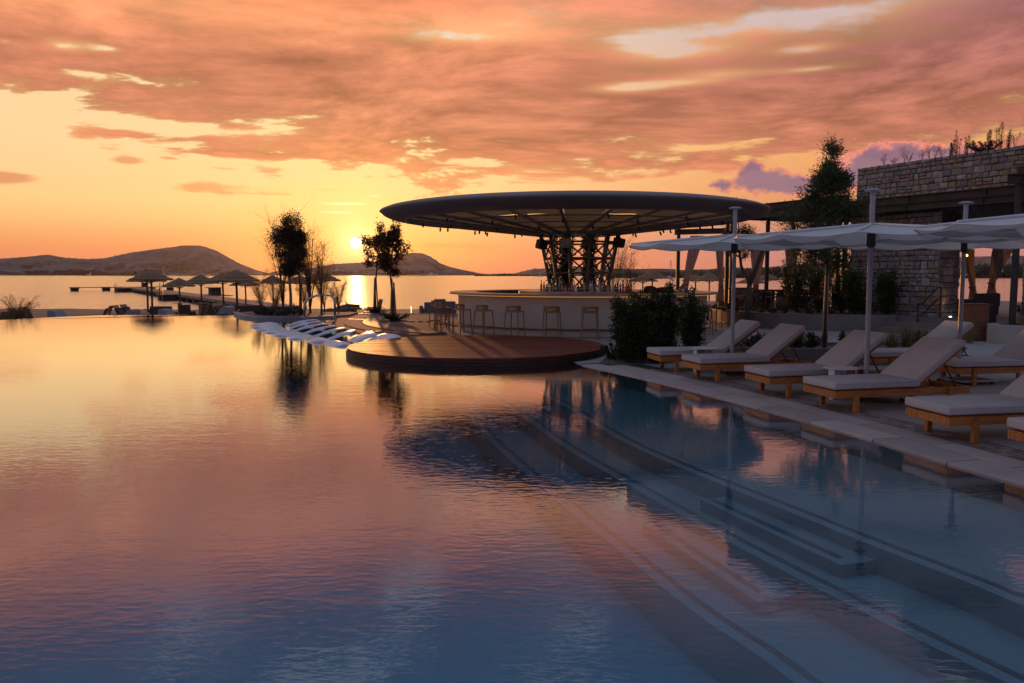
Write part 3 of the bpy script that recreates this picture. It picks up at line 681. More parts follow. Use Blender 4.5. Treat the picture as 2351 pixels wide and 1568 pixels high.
drain((838, 762), (1046, 761.5), 'bright metal drain line in the terrace nearest the pool')
drain((800, 733.5), (905, 737), 'drain line in the terrace between the curved steps and the sapling')
drain((935, 738), (1010, 737), 'drain line in the terrace between the sapling and the stools')
drain((775, 721.5), (1000, 720), 'furthest metal drain line along the beach edge of the terrace')

# ------------------------------------------------------------------ round wooden platform
PC = Vector((-.8, 18.1)); PR = 2.9
m_deckw = mat('deck_board', (.20, .046, .026), .6, (.12, .027, .016), 1.2, stretch=(1, 9, 9), bump=.0012, bscale=6, per=.3, spec=.22)
m_fascia = mat('fascia_board', (.07, .026, .018), .6, (.045, .017, .012), 3, per=.2, spec=.3)
plat = thing('wooden_platform', 'round dark red wooden platform standing over the pool before the bar', 'platform', (PC.x, PC.y, 0))
nb = 41; bw = 2*PR/nb
for i in range(nb):
    y0, y1 = -PR + i*bw + .004, -PR + (i + 1)*bw - .004
    ys_ = [y0 + (y1 - y0)*k/3 for k in range(4)]
    Rr = [(sqrt(max(.02, PR*PR - y*y)), y) for y in ys_]; poly = Rr + [(-x, y) for x, y in Rr[::-1]]
    MB().prism(poly, .118 + RNG.uniform(-.001, .001), .15 + RNG.uniform(-.0015, .0015)).build('board', m_deckw, plat)
for i in range(5):
    z = .112 - i*.062; MB().lathe([(PR + .03, z - .056), (PR + .03, z), (PR - .02, z), (PR - .02, z - .056)], 96, closed=True).build('fascia_slat', m_fascia, plat)
MB().lathe([(PR - .06, -.9), (PR - .06, .11), (0, .11)], 48).build('drum', m_dark, plat)

# ------------------------------------------------------------------ white loungers lying in the shallow water
m_float = mat('white_shell', (.70, .70, .74), .35, (.62, .62, .66), 1.5, contrast=.8)
def ledge_lounger(label):
    t = thing('ledge_lounger', label, 'pool lounger', group='white loungers half under water')
    prof = [(0, -.17), (.06, -.09), (.2, -.02), (.42, .02), (.6, -.005), (.8, -.075), (1.0, -.095), (1.2, -.085), (1.4, -.03), (1.62, .06), (1.82, .125), (1.95, .15), (2.03, .14), (2.06, .10)]
    mb = MB(); ny = 9
    def P(i, j):
        x, z = prof[i]; v = (j - 4)/4; return (x, .59*v, z - .04*abs(v)**6)
    mb.grid(P, len(prof), ny)
    n0 = len(prof)*ny; low = [Vector((x, .59*(-1 if j == 0 else 1), min(z - .10, -.03 if x < 1.3 else z - .10))) for j in (0, ny - 1) for x, z in prof]
    mb.v += [tuple(v) for v in low]; m_ = len(prof)
    for i in range(m_ - 1):
        mb.f.append((i*ny, n0 + i, n0 + i + 1, (i + 1)*ny)); mb.f.append((i*ny + ny - 1, (i + 1)*ny + ny - 1, n0 + m_ + i + 1, n0 + m_ + i))
        mb.f.append((n0 + i, n0 + m_ + i, n0 + m_ + i + 1, n0 + i + 1))
    mb.build('shell', m_float, t, smooth='auto')
    MB().box((1.15, 0, -.75), (.5, .6, .9)).build('plinth', m_pool, t)
    return t
FEET = [(-9.2, 28.2), (-8.8, 27.0), (-8.3, 25.9), (-7.7, 24.7), (-7.05, 23.5), (-6.35, 22.3), (-5.55, 21.1), (-4.75, 19.95)]
HEAD = [(-6.95, 27.7), (-6.55, 26.5), (-6.1, 25.4), (-5.55, 24.35), (-5.0, 23.3), (-4.45, 22.35), (-3.9, 21.55), (-3.3, 20.75)]
labs = ['furthest white in-water lounger, by the handrail', 'second white in-water lounger from the handrail', 'third white in-water lounger from the handrail', 'fourth white in-water lounger from the handrail',
        'fourth white in-water lounger from the wooden platform', 'third white in-water lounger from the wooden platform', 'second white in-water lounger from the wooden platform', 'nearest white in-water lounger, touching the wooden platform in the view']
ll0 = None
for f, h, lab in zip(FEET, HEAD, labs):
    d = Vector(h) - Vector(f); a = atan2(d.y, d.x)
    if ll0 is None: ll0 = ledge_lounger(lab); ll0.location = (f[0], f[1], .04); ll0.rotation_euler[2] = a; o = ll0
    else: o = dup(ll0, (f[0], f[1], .04 + RNG.uniform(-.01, .01)), a, lab)
    o.scale = (max(.92, d.length/2.06), .98, 1)
# handrail
m_rail = mat('brushed_rail', (.5, .46, .44), .25, (.42, .40, .38), 8, metal=.85)
hr = thing('pool_handrail', 'bent steel handrail rising from the water beside the round planting bed', 'handrail')
yh = 31.2; q = lambda px, row: W(px, row, yh)
MB().tube([q(699, 740), q(699, 700), q(701, 693), q(706, 688), q(722, 680), q(727, 678.5), q(735, 678), q(752, 677.8), q(760, 679), q(766, 684), q(768.5, 692), q(769, 729)], .045, 10).build('rail_tube', m_rail, hr, smooth=True)
for px in (699, 769):
    p = q(px, 729 if px > 700 else 732); MB().lathe([(.09, 0), (.09, .02), (0, .02)], 12, c=(p.x, p.y, p.z)).build('foot_flange', m_rail, hr)

# ------------------------------------------------------------------ sun loungers
def rbox(mb, c, d, r=.03, rc=.05, M=None, seg=3, n=4):
    x, y, z = d[0]/2, d[1]/2, d[2]/2; c = Vector(c); M = M or Matrix()
    lv = []
    for k in range(seg + 1): a = pi/2*k/seg; lv.append((-z + r - r*cos(a) if False else -z + r*(1 - sin(a)), r*(1 - cos(a))))
    levels = [(zz, ins) for zz, ins in reversed(lv)]
    levels = [(-z + r*(1 - sin(pi/2*(1 - k/seg))), r*(1 - cos(pi/2*(1 - k/seg)))) for k in range(seg + 1)]
    levels = levels + [(-zz, ins) for zz, ins in levels[::-1]]
    vs = []; m_ = 4*(n + 1)
    for zz, ins in levels:
        for (sx, sy, a0) in ((1, 1, 0), (-1, 1, 90), (-1, -1, 180), (1, -1, 270)):
            for k in range(n + 1):
                a = R(a0 + 90*k/n); vs.append(M @ (c + Vector((sx*(x - rc) + (rc - ins)*cos(a), sy*(y - rc) + (rc - ins)*sin(a), zz))))
    fs = [tuple(range(m_))[::-1], tuple((len(levels) - 1)*m_ + k for k in range(m_))]
    for i in range(len(levels) - 1):
        for k in range(m_): fs.append((i*m_ + k, i*m_ + (k + 1) % m_, (i + 1)*m_ + (k + 1) % m_, (i + 1)*m_ + k))
    return mb.add(vs, fs)
m_cush = mat('grey_cushion', (.47, .42, .43), .95, (.39, .35, .36), 3, bump=.002, bscale=14, per=.05, contrast=.7)
m_lteak = mat('lounger_teak', (.44, .155, .032), .5, (.28, .09, .018), 2.2, stretch=(1, 7, 7), bump=.0007, bscale=30, per=.12)
LW = .70
def lounger(label):                               # foot at x = 0, head towards +x
    t = thing('sun_lounger', label, 'sun lounger', group='teak sun loungers on the pool deck')
    for y in (-1, 1): MB().cbox((1.02, y*(LW/2 - .03), .235), (2.04, .03, .09), .004).build('side_rail', m_lteak, t)
    MB().cbox((.018, 0, .235), (.032, LW - .1, .092), .004).build('foot_rail', m_lteak, t)
    MB().cbox((2.02, 0, .235), (.032, LW - .1, .092), .004).build('head_rail', m_lteak, t)
    for x in (.30, 1.72):
        for y in (-1, 1): MB().cbox((x, y*(LW/2 - .003), .142), (.062, .05, .284), .005).build('leg', m_lteak, t)
        MB().cbox((x, 0, .205), (.045, LW - .09, .05), .004).build('cross_bar', m_lteak, t)
    for k in range(9): MB().box((.12 + k*.135, 0, .279), (.085, LW - .1, .014)).build('slat', m_lteak, t)
    A = R(36); M = Matrix.Translation((1.25, 0, .30)) @ Matrix.Rotation(-A, 4, 'Y')
    bf = MB(); bf.box((.40, 0, -.012), (.82, LW - .12, .022), M=M); bf.build('back_board', m_lteak, t)
    mb = MB(); rbox(mb, (.62, 0, .348), (1.28, LW, .095), .022, .032); sc_ = mb.build('seat_cushion', m_cush, t, smooth='auto')
    mb = MB(); rbox(mb, (.43, 0, .062), (.86, LW, .09), .022, .032, M=Matrix.Translation((1.245, 0, .315)) @ Matrix.Rotation(-A, 4, 'Y')); mb.build('back_cushion', m_cush, t, smooth='auto')
    MB().tube([(-.018, -LW/2 + .03, .374), (-.018, LW/2 - .03, .374)], .004, 4).tube([(.01, -LW/2 - .002, .374), (1.23, -LW/2 - .002, .374)], .004, 4).tube([(.01, LW/2 + .002, .374), (1.23, LW/2 + .002, .374)], .004, 4).build('piping', m_cush, sc_)
    for y in (-1, 1): MB().tube([M @ Vector((.55, y*.22, -.03)), (1.93, y*.22, .24)], .012, 6).build('strut', m_dark, t)
    return t
LANG = R(11.3)
spots = [((2.78, 14.95), (3.01, 14.2), 'furthest sun lounger, beside the dark shrubs'), ((3.16, 13.6), (3.40, 12.95), 'second sun lounger from the shrubs, in front of the first mast'),
         ((3.77, 11.98), (3.97, 11.27), 'third sun lounger from the shrubs along the pool edge'), ((4.19, 10.7), (4.37, 9.97), 'sun lounger with the second white table at its far side'),
         ((4.65, 8.86), (4.83, 8.13), 'nearest whole sun lounger at the pool edge, ribbed cushion'), ((5.02, 7.55), (5.15, 6.9), 'sun lounger cut by the frame edge, nearest the viewer'),
         ((6.52, 14.6), (6.70, 13.95), 'back row sun lounger before the tufts of grass'), ((7.12, 13.1), (7.30, 12.45), 'back row sun lounger over the mast base plate'),
         ((7.45, 11.2), (7.6, 10.55), 'back row sun lounger cut by the frame edge')]
lg0 = None
for a, b, lab in spots:
    a, b = Vector(a), Vector(b); mid = (a + b)/2; rot = LANG + RNG.uniform(-.05, .05)
    o = mid - Vector((cos(rot), sin(rot)))*.30; loc = (o.x, o.y, .0)
    if lg0 is None: lg0 = lounger(lab); lg0.location = loc; lg0.rotation_euler[2] = rot
    else: dup(lg0, loc, rot, lab)
# white side tables
m_white = mat('white_metal', (.62, .62, .66), .45, (.57, .57, .61), 2)
def side_table(label):
    t = thing('side_table', label, 'side table', group='round white tables between the loungers')
    MB().lathe([(0, .432), (.235, .432), (.24, .436), (.24, .444), (.236, .448), (0, .448)], 40).build('table_top', m_white, t, smooth='auto')
    for k in range(3):
        a = R(200 + 120*k); c = Vector((.195*cos(a), .195*sin(a), 0)); n_ = Vector((-sin(a), cos(a), 0)); r_ = Vector((cos(a), sin(a), 0))*.004
        pr = [(-.052, .43), (-.052, .05), (-.04, .018), (-.02, .002), (.02, .002), (.04, .018), (.052, .05), (.052, .43)]
        vs = [c + n_*u + Vector((0, 0, z)) - r_ for u, z in pr] + [c + n_*u + Vector((0, 0, z)) + r_ for u, z in pr]; m_ = len(pr)
        MB().add(vs, [tuple(range(m_)), tuple(range(m_, 2*m_))[::-1]] + [(i, m_ + i, m_ + (i + 1) % m_, (i + 1) % m_) for i in range(m_)]).build('leg', m_white, t)
    return t
tb = side_table('round white side table between the two furthest loungers'); tb.location = (3.44, 14.15, 0)
dup(tb, (4.64, 11.15, 0), .15, 'round white side table behind the lounger near the middle mast')

# ------------------------------------------------------------------ white parasols on tall masts
m_mast = mat('mast_paint', (.30, .31, .36), .45, (.26, .27, .32), 2)
m_fab = mat('sail_cloth', (.70, .67, .65), .85, (.64, .61, .60), 2, bump=.001, bscale=12, contrast=.8, thin=.28)
m_plate = mat('base_plate', (.42, .40, .42), .5, (.35, .33, .35), 3)
def parasol(label, ang=0.):
    t = thing('mast_parasol', label, 'parasol', group='white mast parasols over the loungers')
    MB().tube([(0, 0, .06), (0, 0, 2.9)], .034, 14).build('mast', m_mast, t, smooth='auto')
    MB().lathe([(0, 2.895), (.105, 2.895), (.11, 2.903), (.11, 2.910), (.06, 2.925), (0, 2.93)], 28).build('top_disc', m_mast, t, smooth='auto')
    MB().lathe([(.04, 2.12), (.048, 2.13), (.048, 2.33), (.04, 2.35)], 14).build('sleeve', m_dark, t)
    MB().lathe([(.04, 2.36), (.09, 2.37), (.10, 2.42), (.06, 2.46), (.038, 2.46)], 16).build('hub', m_mast, t)
    NR = 12; R0, R1 = .16, 1.9
    def hz(a, r):
        u = (a - R(ang))/(2*pi/NR); fr = abs((u % 1) - .5)*2; s_ = (1 - fr**1.7); k = (r - R0)/(R1 - R0)
        return 2.425 - .165*k**.9 - (.045*k**1.6)*s_
    def rr(a): 
        u = (a - R(ang))/(2*pi/NR); fr = abs((u % 1) - .5)*2; s_ = 1 - fr**1.8; return R1*(1 - .05*s_)
    N = NR*8
    mb = MB(); mb.grid(lambda i, j: ((R0 + (rr(2*pi*j/N) - R0)*i/12)*cos(2*pi*j/N), (R0 + (rr(2*pi*j/N) - R0)*i/12)*sin(2*pi*j/N), hz(2*pi*j/N, R0 + (R1 - R0)*i/12)), 13, N + 1)
    cn_ = mb.build('canopy', m_fab, t, smooth=True)
    MB().tube([(rr(2*pi*j/N)*cos(2*pi*j/N), rr(2*pi*j/N)*sin(2*pi*j/N), hz(2*pi*j/N, R1) - .004) for j in range(N + 1)], .009, 5, cap=False).build('hem', m_white, cn_, smooth=True)
    for k in range(NR):
        a = 2*pi*k/NR + R(ang); c, s_ = cos(a), sin(a)
        MB().tube([(.08*c, .08*s_, 2.44), (1.0*c, 1.0*s_, hz(a, 1.0) + .018), (1.88*c, 1.88*s_, hz(a, 1.88) + .012)], [.02, .017, .013], 6).build('rib', m_white, t, smooth=True)
        if k % 2 == 0:
            MB().tube([(.115*c, .115*s_, 2.9), (1.0*c, 1.0*s_, hz(a, 1.0) + .03)], .0018, 4).build('cable', m_dark, t)
    for k in range(2): MB().tube([(.05*(1 - 2*k), 0, 2.36), (.055*(1 - 2*k), 0, 2.14)], .008, 5).build('strap', m_dark, t)
    MB().cbox((.12, -.02, .085), (.66, .66, .02), .004).build('base_plate', m_plate, t); bp_ = COL.objects[-1]
    for x in (-.15, .39):
        for y in (-.28, .24): MB().tube([(x, y - .012, .034), (x, y + .012, .034)], .034, 10).build('caster', m_blk, bp_)
    return t
pz = parasol('white mast parasol at the furthest end, over the first loungers', 8); pz.location = (3.90, 14.05, 0)
pz2 = dup(pz, (4.97, 11.1, 0), R(-6), 'middle white mast parasol with cables up to its top disc')
dup(pz, (7.22, 12.8, -.02), R(14), 'back white mast parasol in front of the stone steps')
dup(pz, (6.25, 8.3, 0), R(3), 'white mast parasol cut by the frame, its corner highest in the view')
# ------------------------------------------------------------------ stone building and pergola
FA = Vector((11.47, 27.07)); FD = Vector((.447, -.894)); FN = Vector((-.894, -.447))
def stone_mat():
    m = bpy.data.materials.new('field_stone'); m.use_nodes = True; t = m.node_tree; b = t.nodes['Principled BSDF']
    oi = t.nodes.new('ShaderNodeObjectInfo')
    base = cramp(t, X(t, oi.outputs['Random']), [(0, (.17, .15, .16)), (.16, (.30, .25, .22)), (.3, (.22, .18, .18)), (.45, (.36, .30, .25)), (.58, (.19, .16, .17)), (.7, (.34, .22, .13)), (.8, (.26, .22, .21)), (.92, (.42, .36, .31)), (1, (.24, .15, .10))])
    tc = t.nodes.new('ShaderNodeTexCoord'); n = noise(t, tc.outputs['Object'], 7, 6, .65); k = X(t, n.outputs[0]).ramp(.25, .75, .62, 1.25)
    v = t.nodes.new('ShaderNodeVectorMath'); v.operation = 'SCALE'; t.links.new(base, v.inputs[0]); t.links.new(k.o, v.inputs[3]); t.links.new(v.outputs[0], b.inputs['Base Color'])
    b.inputs['Roughness'].default_value = .85
    nb = noise(t, tc.outputs['Object'], 22, 5, .65); bp = t.nodes.new('ShaderNodeBump'); bp.inputs['Distance'].default_value = .02; t.links.new(nb.outputs[0], bp.inputs['Height']); t.links.new(bp.outputs[0], b.inputs['Normal'])
    return m
m_stone = stone_mat(); m_mortar = mat('mortar', (.07, .055, .05), .95)
def stone_wall(name, label, O, d, nrm, length, z0, z1, thick, seed=1, cell=1.):
    """O: 2D start, d: along, nrm: outward; stones on the outward face"""
    rg = random.Random(seed); t = thing(name, label, 'stone wall'); d = Vector(d); nrm = Vector(nrm)
    a, b = O, O + d*length; c = b - nrm*thick; e = a - nrm*thick
    MB().prism([tuple(p) for p in (a, b, c, e)], z0, z1 - .03).build('core', m_mortar, t)
    z = z0; rects = []
    while z < z1 - .05:
        h = rg.choice([.13, .16, .20, .24])*cell; h = min(h, z1 - z); s = -.02
        if z1 - z - h < .08: h = z1 - z
        while s < length:
            w = rg.uniform(.14, .36)*cell; e_ = min(s + w, length + .02)
            if length - e_ < .1: e_ = length + .02
            r = rg.random()
            if h > .17*cell and r < .28: f = rg.uniform(.4, .6); rects += [(s, e_, z, z + h*f), (s, e_, z + h*f, z + h)]
            else: rects.append((s, e_, z, z + h*(1 + (rg.random() < .12)*0)))
            s = e_
        z += h
    for (s0, s1, q0, q1) in rects:
        g = .011; s0 += g; s1 -= g; q0 += g; q1 -= g; j = lambda k=.012: rg.uniform(-k, k)
        pr = rg.uniform(.012, .05)
        o = [(s0 + j(), q0 + j()), ((s0 + s1)/2, q0 + j(.008)), (s1 + j(), q0 + j()), (s1 + j(.008), (q0 + q1)/2), (s1 + j(), q1 + j()), ((s0 + s1)/2, q1 + j(.008)), (s0 + j(), q1 + j()), (s0 + j(.008), (q0 + q1)/2)]
        cs, cq = (s0 + s1)/2, (q0 + q1)/2
        def P(s, q, u): v = O + d*s + nrm*u; return (v.x, v.y, q)
        vs = [P(s, q, -.05) for s, q in o] + [P(s, q, pr*.55) for s, q in o] + [P(cs + (s - cs)*.84, cq + (q - cq)*.8, pr + rg.uniform(-.008, .008)) for s, q in o] + [P(cs, cq, pr + rg.uniform(0, .015))]
        fs = [(i, (i + 1) % 8, 8 + (i + 1) % 8, 8 + i) for i in range(8)] + [(8 + i, 8 + (i + 1) % 8, 16 + (i + 1) % 8, 16 + i) for i in range(8)] + [(16 + i, 16 + (i + 1) % 8, 24) for i in range(8)]
        MB().add(vs, fs).build('stone', m_stone, t)
    return t
FZ = .47
stone_wall('stone_wall', 'stone wall of the building between the planting and the doorway, under the white sails', FA, FD, FN, 3.22, FZ - .05, 3.66, .93, 3, 1.05)
stone_wall('stone_wall', 'stone side face of the doorway, dark and lit orange near the rail', FA + FD*3.225, -FN, FD, .93, FZ - .05, 3.3, .1, 8, 1.05)
stone_wall('stone_wall', 'stone wall right of the doorway, at the frame edge', FA + FD*5.75, FD, FN, 1.9, FZ - .05, 3.66, .9, 11, 1.05)
stone_wall('stone_parapet', 'high stone wall above the steel beams with weeds growing on top', FA + FD*.15, FD, FN, 7.2, 3.98, 5.27, .6, 21, 1.)
def fp(s, o, z): v = FA + FD*s + FN*o; return Vector((v.x, v.y, z))
m_beamd = mat('steel_brown', (.06, .043, .04), .7, (.045, .033, .03), 1.5, spec=.3)
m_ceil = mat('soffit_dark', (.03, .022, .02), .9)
def ibeam(t, a, b, z0, z1, w=.16, nm='beam'):
    a, b = Vector(a), Vector(b); d = b - a; L_ = d.length; m_ = (a + b)/2; an = atan2(d.y, d.x); mb = MB()
    mb.box((m_.x, m_.y, z1 - .012), (L_, w, .024), an).box((m_.x, m_.y, z0 + .012), (L_, w, .024), an).box((m_.x, m_.y, (z0 + z1)/2), (L_ - .01, .03, z1 - z0 - .05), an)
    k = 0
    while k < L_: p = a + d.normalized()*min(k + .3, L_ - .02); mb.box((p.x, p.y, (z0 + z1)/2), (.016, w - .02, z1 - z0 - .05), an); k += 2.4
    mb.build(nm, m_beamd, t)
roof = thing('steel_canopy_roof', 'dark brown steel beams of the eaves running in front of the high stone wall', 'roof')
F2 = lambda s, o: (FA + FD*s + FN*o)
ibeam(roof, F2(-.1, .62), F2(8, .62), 3.92, 4.14); ibeam(roof, F2(-.1, .74), F2(8, .74), 3.68, 3.90)
for s_ in np.arange(.3, 8, 1.3): MB().prism([tuple(F2(s_, .5)), tuple(F2(s_ + .1, .5)), tuple(F2(s_ + .1, .06)), tuple(F2(s_, .06))], 3.72, 3.88).build('bracket', m_beamd, roof)
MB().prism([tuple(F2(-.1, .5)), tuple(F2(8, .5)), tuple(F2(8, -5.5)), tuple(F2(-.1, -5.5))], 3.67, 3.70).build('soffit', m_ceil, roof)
p = G(2322, 785); px_ = W(2326, 700, 20.8)
MB().tube([(px_.x, 20.8, .2), (px_.x, 20.8, 4.52)], .085, 16).build('column', m_beamd, roof, smooth='auto')
ibeam(roof, (px_.x - .25, 20.9), (px_.x + 2.5, 19.2), 4.08, 4.33)
# pergola on the raised terrace
perg = thing('pergola', 'dark steel pergola with curtains on the raised terrace beside the stone building', 'pergola')
ibeam(perg, F2(-4.9, .35), F2(.1, .35), 4.17, 4.40); ibeam(perg, F2(-4.9, .5), F2(.1, .5), 3.86, 4.14)
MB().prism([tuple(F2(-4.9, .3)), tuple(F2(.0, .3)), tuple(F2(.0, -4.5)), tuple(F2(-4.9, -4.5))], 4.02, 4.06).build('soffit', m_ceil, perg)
for k in range(6): ibeam(perg, F2(-4.6 + k*.85, .25), F2(-4.6 + k*.85, -4.4), 3.84, 4.01, .12, 'joist')
for px, yy, w_, zt in ((1668, 32.5, .14, 3.9), (1678, 33.6, .13, 3.9), (1760, 30.7, .125, 3.86), (1817, 33.0, .13, 3.86), (1899, 33, .13, 3.86), (1922, 28.6, .17, 3.86), (1938, 31, .14, 3.86), (1556, 33.5, .14, 3.72)):
    q_ = W(px, 640, yy); MB().cbox((q_.x, yy, (zt + FZ)/2), (w_, w_, zt - FZ), .01).build('column', m_beamd, perg)
ibeam(perg, (W(1549, 530, 33.5).x, 33.5), (W(1664, 530, 32.5).x, 32.5), 3.40, 3.62)
ibeam(perg, (W(1664, 530, 32.5).x, 32.6), (W(1900, 530, 33).x, 33.1), 3.28, 3.42, .12)
# curtains
m_curt = mat('curtain_cloth', (.34, .27, .26), .9, (.26, .20, .20), 2, stretch=(6, 6, .6), thin=.15)
def curtain(label, top0, top1, tie, bottom, Y, n=26, w_tie=.12):
    """top0/top1/tie/bottom are (px, row) at depth Y: hangs from the beam, gathered at the tie"""
    A, B, T, Bo = W(*top0, Y), W(*top1, Y), W(*tie, Y), W(*bottom, Y); mb = MB(); nz = 16
    def P(i, j):
        u = i/n; k = j/nz
        if k < .7:
            f = k/.7; g = f**1.25; a = A.lerp(T - Vector((w_tie, 0, 0)), g); b = B.lerp(T + Vector((w_tie, 0, 0)), g*.96); z = a.z*(1 - u) + b.z*u
            x = a.x*(1 - u) + b.x*u; fold = .06*(1 - f*.6)
        else:
            f = (k - .7)/.3; w_ = w_tie*(1 + f*.9); x = T.x + (Bo.x - T.x)*f + (u - .5)*2*w_; z = T.z + (Bo.z - T.z)*f; fold = .04
        return (x + .01*sin(u*40), Y + fold*sin(u*2*pi*7 + 1.3*sin(k*5)) - .02*k, z)
    o = mb.grid(P, n + 1, nz + 1).build('curtain', m_curt, smooth=True, label=label, cat='curtain', group='curtains of the pergola')
    tb_ = MB(); tb_.lathe([(w_tie + .015, -.03), (w_tie + .02, 0), (w_tie + .015, .03)], 14, c=T).build('tie_back', m_curt, o, smooth=True)
curtain('striped grey curtain swept to the sea side of the first pergola bay', (1585, 541), (1618, 541), (1574, 652), (1566, 664), 33.1)
curtain('grey curtain gathered straight down beside the double steel post', (1641, 541), (1662, 541), (1655, 655), (1652, 702), 32.1, w_tie=.09)
curtain('grey curtain behind the forked olive tree', (1722, 560), (1762, 560), (1735, 655), (1731, 690), 32.4, w_tie=.1)
curtain('brown curtain on the post behind the basket planter', (1802, 560), (1836, 560), (1815, 650), (1812, 692), 32.6, w_tie=.11)
curtain('pale curtain seen through the doorway, left of the mast', (2212, 572), (2236, 572), (2232, 660), (2232, 700), 27.5, w_tie=.1)
curtain('wide pale curtain drawn aside in the doorway', (2280, 568), (2330, 568), (2276, 650), (2272, 690), 26.3, w_tie=.1)
# raised terrace, curved planting wall
PW = [G(*p_).to_2d() for p_ in [(1640, 727), (1631, 733), (1634, 739), (1660, 745.5), (1720, 752), (1837, 757.8), (1960, 760), (2058, 760.5)]]
PWs = smooth_poly(PW, 2)
inner = [p_ + Vector((.0, .22)) for p_ in PWs]
m_terr = mat('terrace_render', (.20, .17, .165), .8, (.15, .125, .12), 1.6, bump=.002, bscale=40, contrast=.8)
planter = thing('curved_planter_wall', 'long curved rendered planter wall below the pergola', 'planter')
MB().prism([tuple(v) for v in PWs] + [tuple(v) for v in inner[::-1]], -.02, .50).build('wall', m_terr, planter)
MB().prism([tuple(v) for v in inner] + [(13.0, 25.9), (11.3, 27.3), (9.7, 29.6), (8.7, 31.6), (7.6, 33)], .0, .44).build('soil', m_under, planter)
terr = MB().prism([(7.2, 33.2), (8.9, 31.0), (10.0, 29.1), (11.4, 27.2), (12.3, 25.4), (15.4, 19.6), (24, 20), (24, 42), (7.2, 38)], -.5, FZ).build('terrace_floor', m_terr, kind='structure')
for k, (o_, z_) in enumerate(((1.45, .155), (1.05, .31), (.65, FZ - .003))):
    MB().prism([tuple(F2(1.5 - .22*(2 - k) + .1, o_)), tuple(F2(6.6, o_)), tuple(F2(6.6, o_ - .42 if k < 2 else -.5)), tuple(F2(1.5 - .22*(2 - k) + .1, o_ - .42 if k < 2 else .05))], -.02, z_).build('stone_step', m_terr, terr)
rl = thing('step_handrail', 'dark steel handrail at the stone steps beside the stone wall', 'handrail')
a_, b_ = W(2104.6, 764, 24.0), W(2159, 700, 23.55); a_.z = 0; b_.z = FZ
for z_ in (.87, .52):
    MB().tube([(a_.x, a_.y, z_), (a_.x + .12, a_.y - .02, z_ + .0), (b_.x - .1, b_.y, z_ + .50), (b_.x, b_.y, z_ + .50)], .022, 8).build('rail', m_dark, rl, smooth='auto')
MB().tube([(a_.x, a_.y, -.01), (a_.x, a_.y, .87)], .024, 8).build('post', m_dark, rl); MB().tube([(b_.x, b_.y, FZ), (b_.x, b_.y, 1.37)], .024, 8).build('post', m_dark, rl)
# reception desk by the steps
m_pod = mat('podium_wood', (.20, .075, .032), .5, (.13, .045, .02), 2, stretch=(1, 1, 14), bump=.001, bscale=10)
pd = thing('reception_desk', 'wooden reception desk with horizontal boards beside the steps', 'desk', (12.42, 21.35, 0), R(-8))
for k in range(12): MB().cbox((0, -.24, .05 + k*.078), (.5, .02, .074), .003).build('board', m_pod, pd)
MB().box((0, 0, .48), (.48, .455, .95)).build('carcass', m_pod, pd); MB().cbox((0, 0, .968), (.54, .52, .022), .004).build('desk_top', m_pod, pd)
MB().box((.38, .12, .47), (.26, .36, .94)).build('side_cabinet', m_blk, pd)
# white curved planter at the frame edge
m_ren = mat('pale_render', (.42, .38, .35), .8, (.33, .29, .27), 1.3, bump=.002, bscale=50, contrast=.8)
wp = thing('white_planter', 'pale rounded planter at the frame edge in front of the round steel column', 'planter', (13.9, 20.5, 0))
ell = [(1.55*cos(2*pi*k/48), .95*sin(2*pi*k/48)) for k in range(48)]; eli = [(x*.86, y*.8) for x, y in ell]
mb = MB(); n_ = 48; mb.add([(*p_, -.02) for p_ in ell] + [(*p_, .47) for p_ in ell] + [(*p_, .47) for p_ in eli] + [(*p_, .38) for p_ in eli],
   [(i + a*n_, (i + 1) % n_ + a*n_, (i + 1) % n_ + (a + 1)*n_, i + (a + 1)*n_) for a in range(3) for i in range(n_)]); mb.build('wall', m_ren, wp, smooth='auto')
MB().prism(eli, .3, .40).build('soil', m_under, wp)
# low planter bed behind the loungers
bed = thing('low_planter_bed', 'low rendered planter bed behind the sun loungers', 'planter')
bo = [(4.2, 15.55), (5.0, 15.3), (6.5, 15.25), (8.4, 15.5), (8.6, 16.2), (8.3, 16.75), (6.4, 16.75), (4.7, 16.6), (4.2, 16.2)]
bo = smooth_poly([Vector(p_) for p_ in bo + bo[:1]], 2)[:-1]; bc = sum(bo, Vector((0, 0)))/len(bo); bi = [p_ + (bc - p_).normalized()*.13 for p_ in bo]; n_ = len(bo)
MB().add([(*p_, -.02) for p_ in bo] + [(*p_, .33) for p_ in bo] + [(*p_, .33) for p_ in bi] + [(*p_, .2) for p_ in bi], [(i + a*n_, (i + 1) % n_ + a*n_, (i + 1) % n_ + (a + 1)*n_, i + (a + 1)*n_) for a in range(3) for i in range(n_)]).build('wall', m_terr, bed, smooth='auto')
MB().prism([tuple(p_) for p_ in bi], .05, .26).build('soil', m_under, bed)
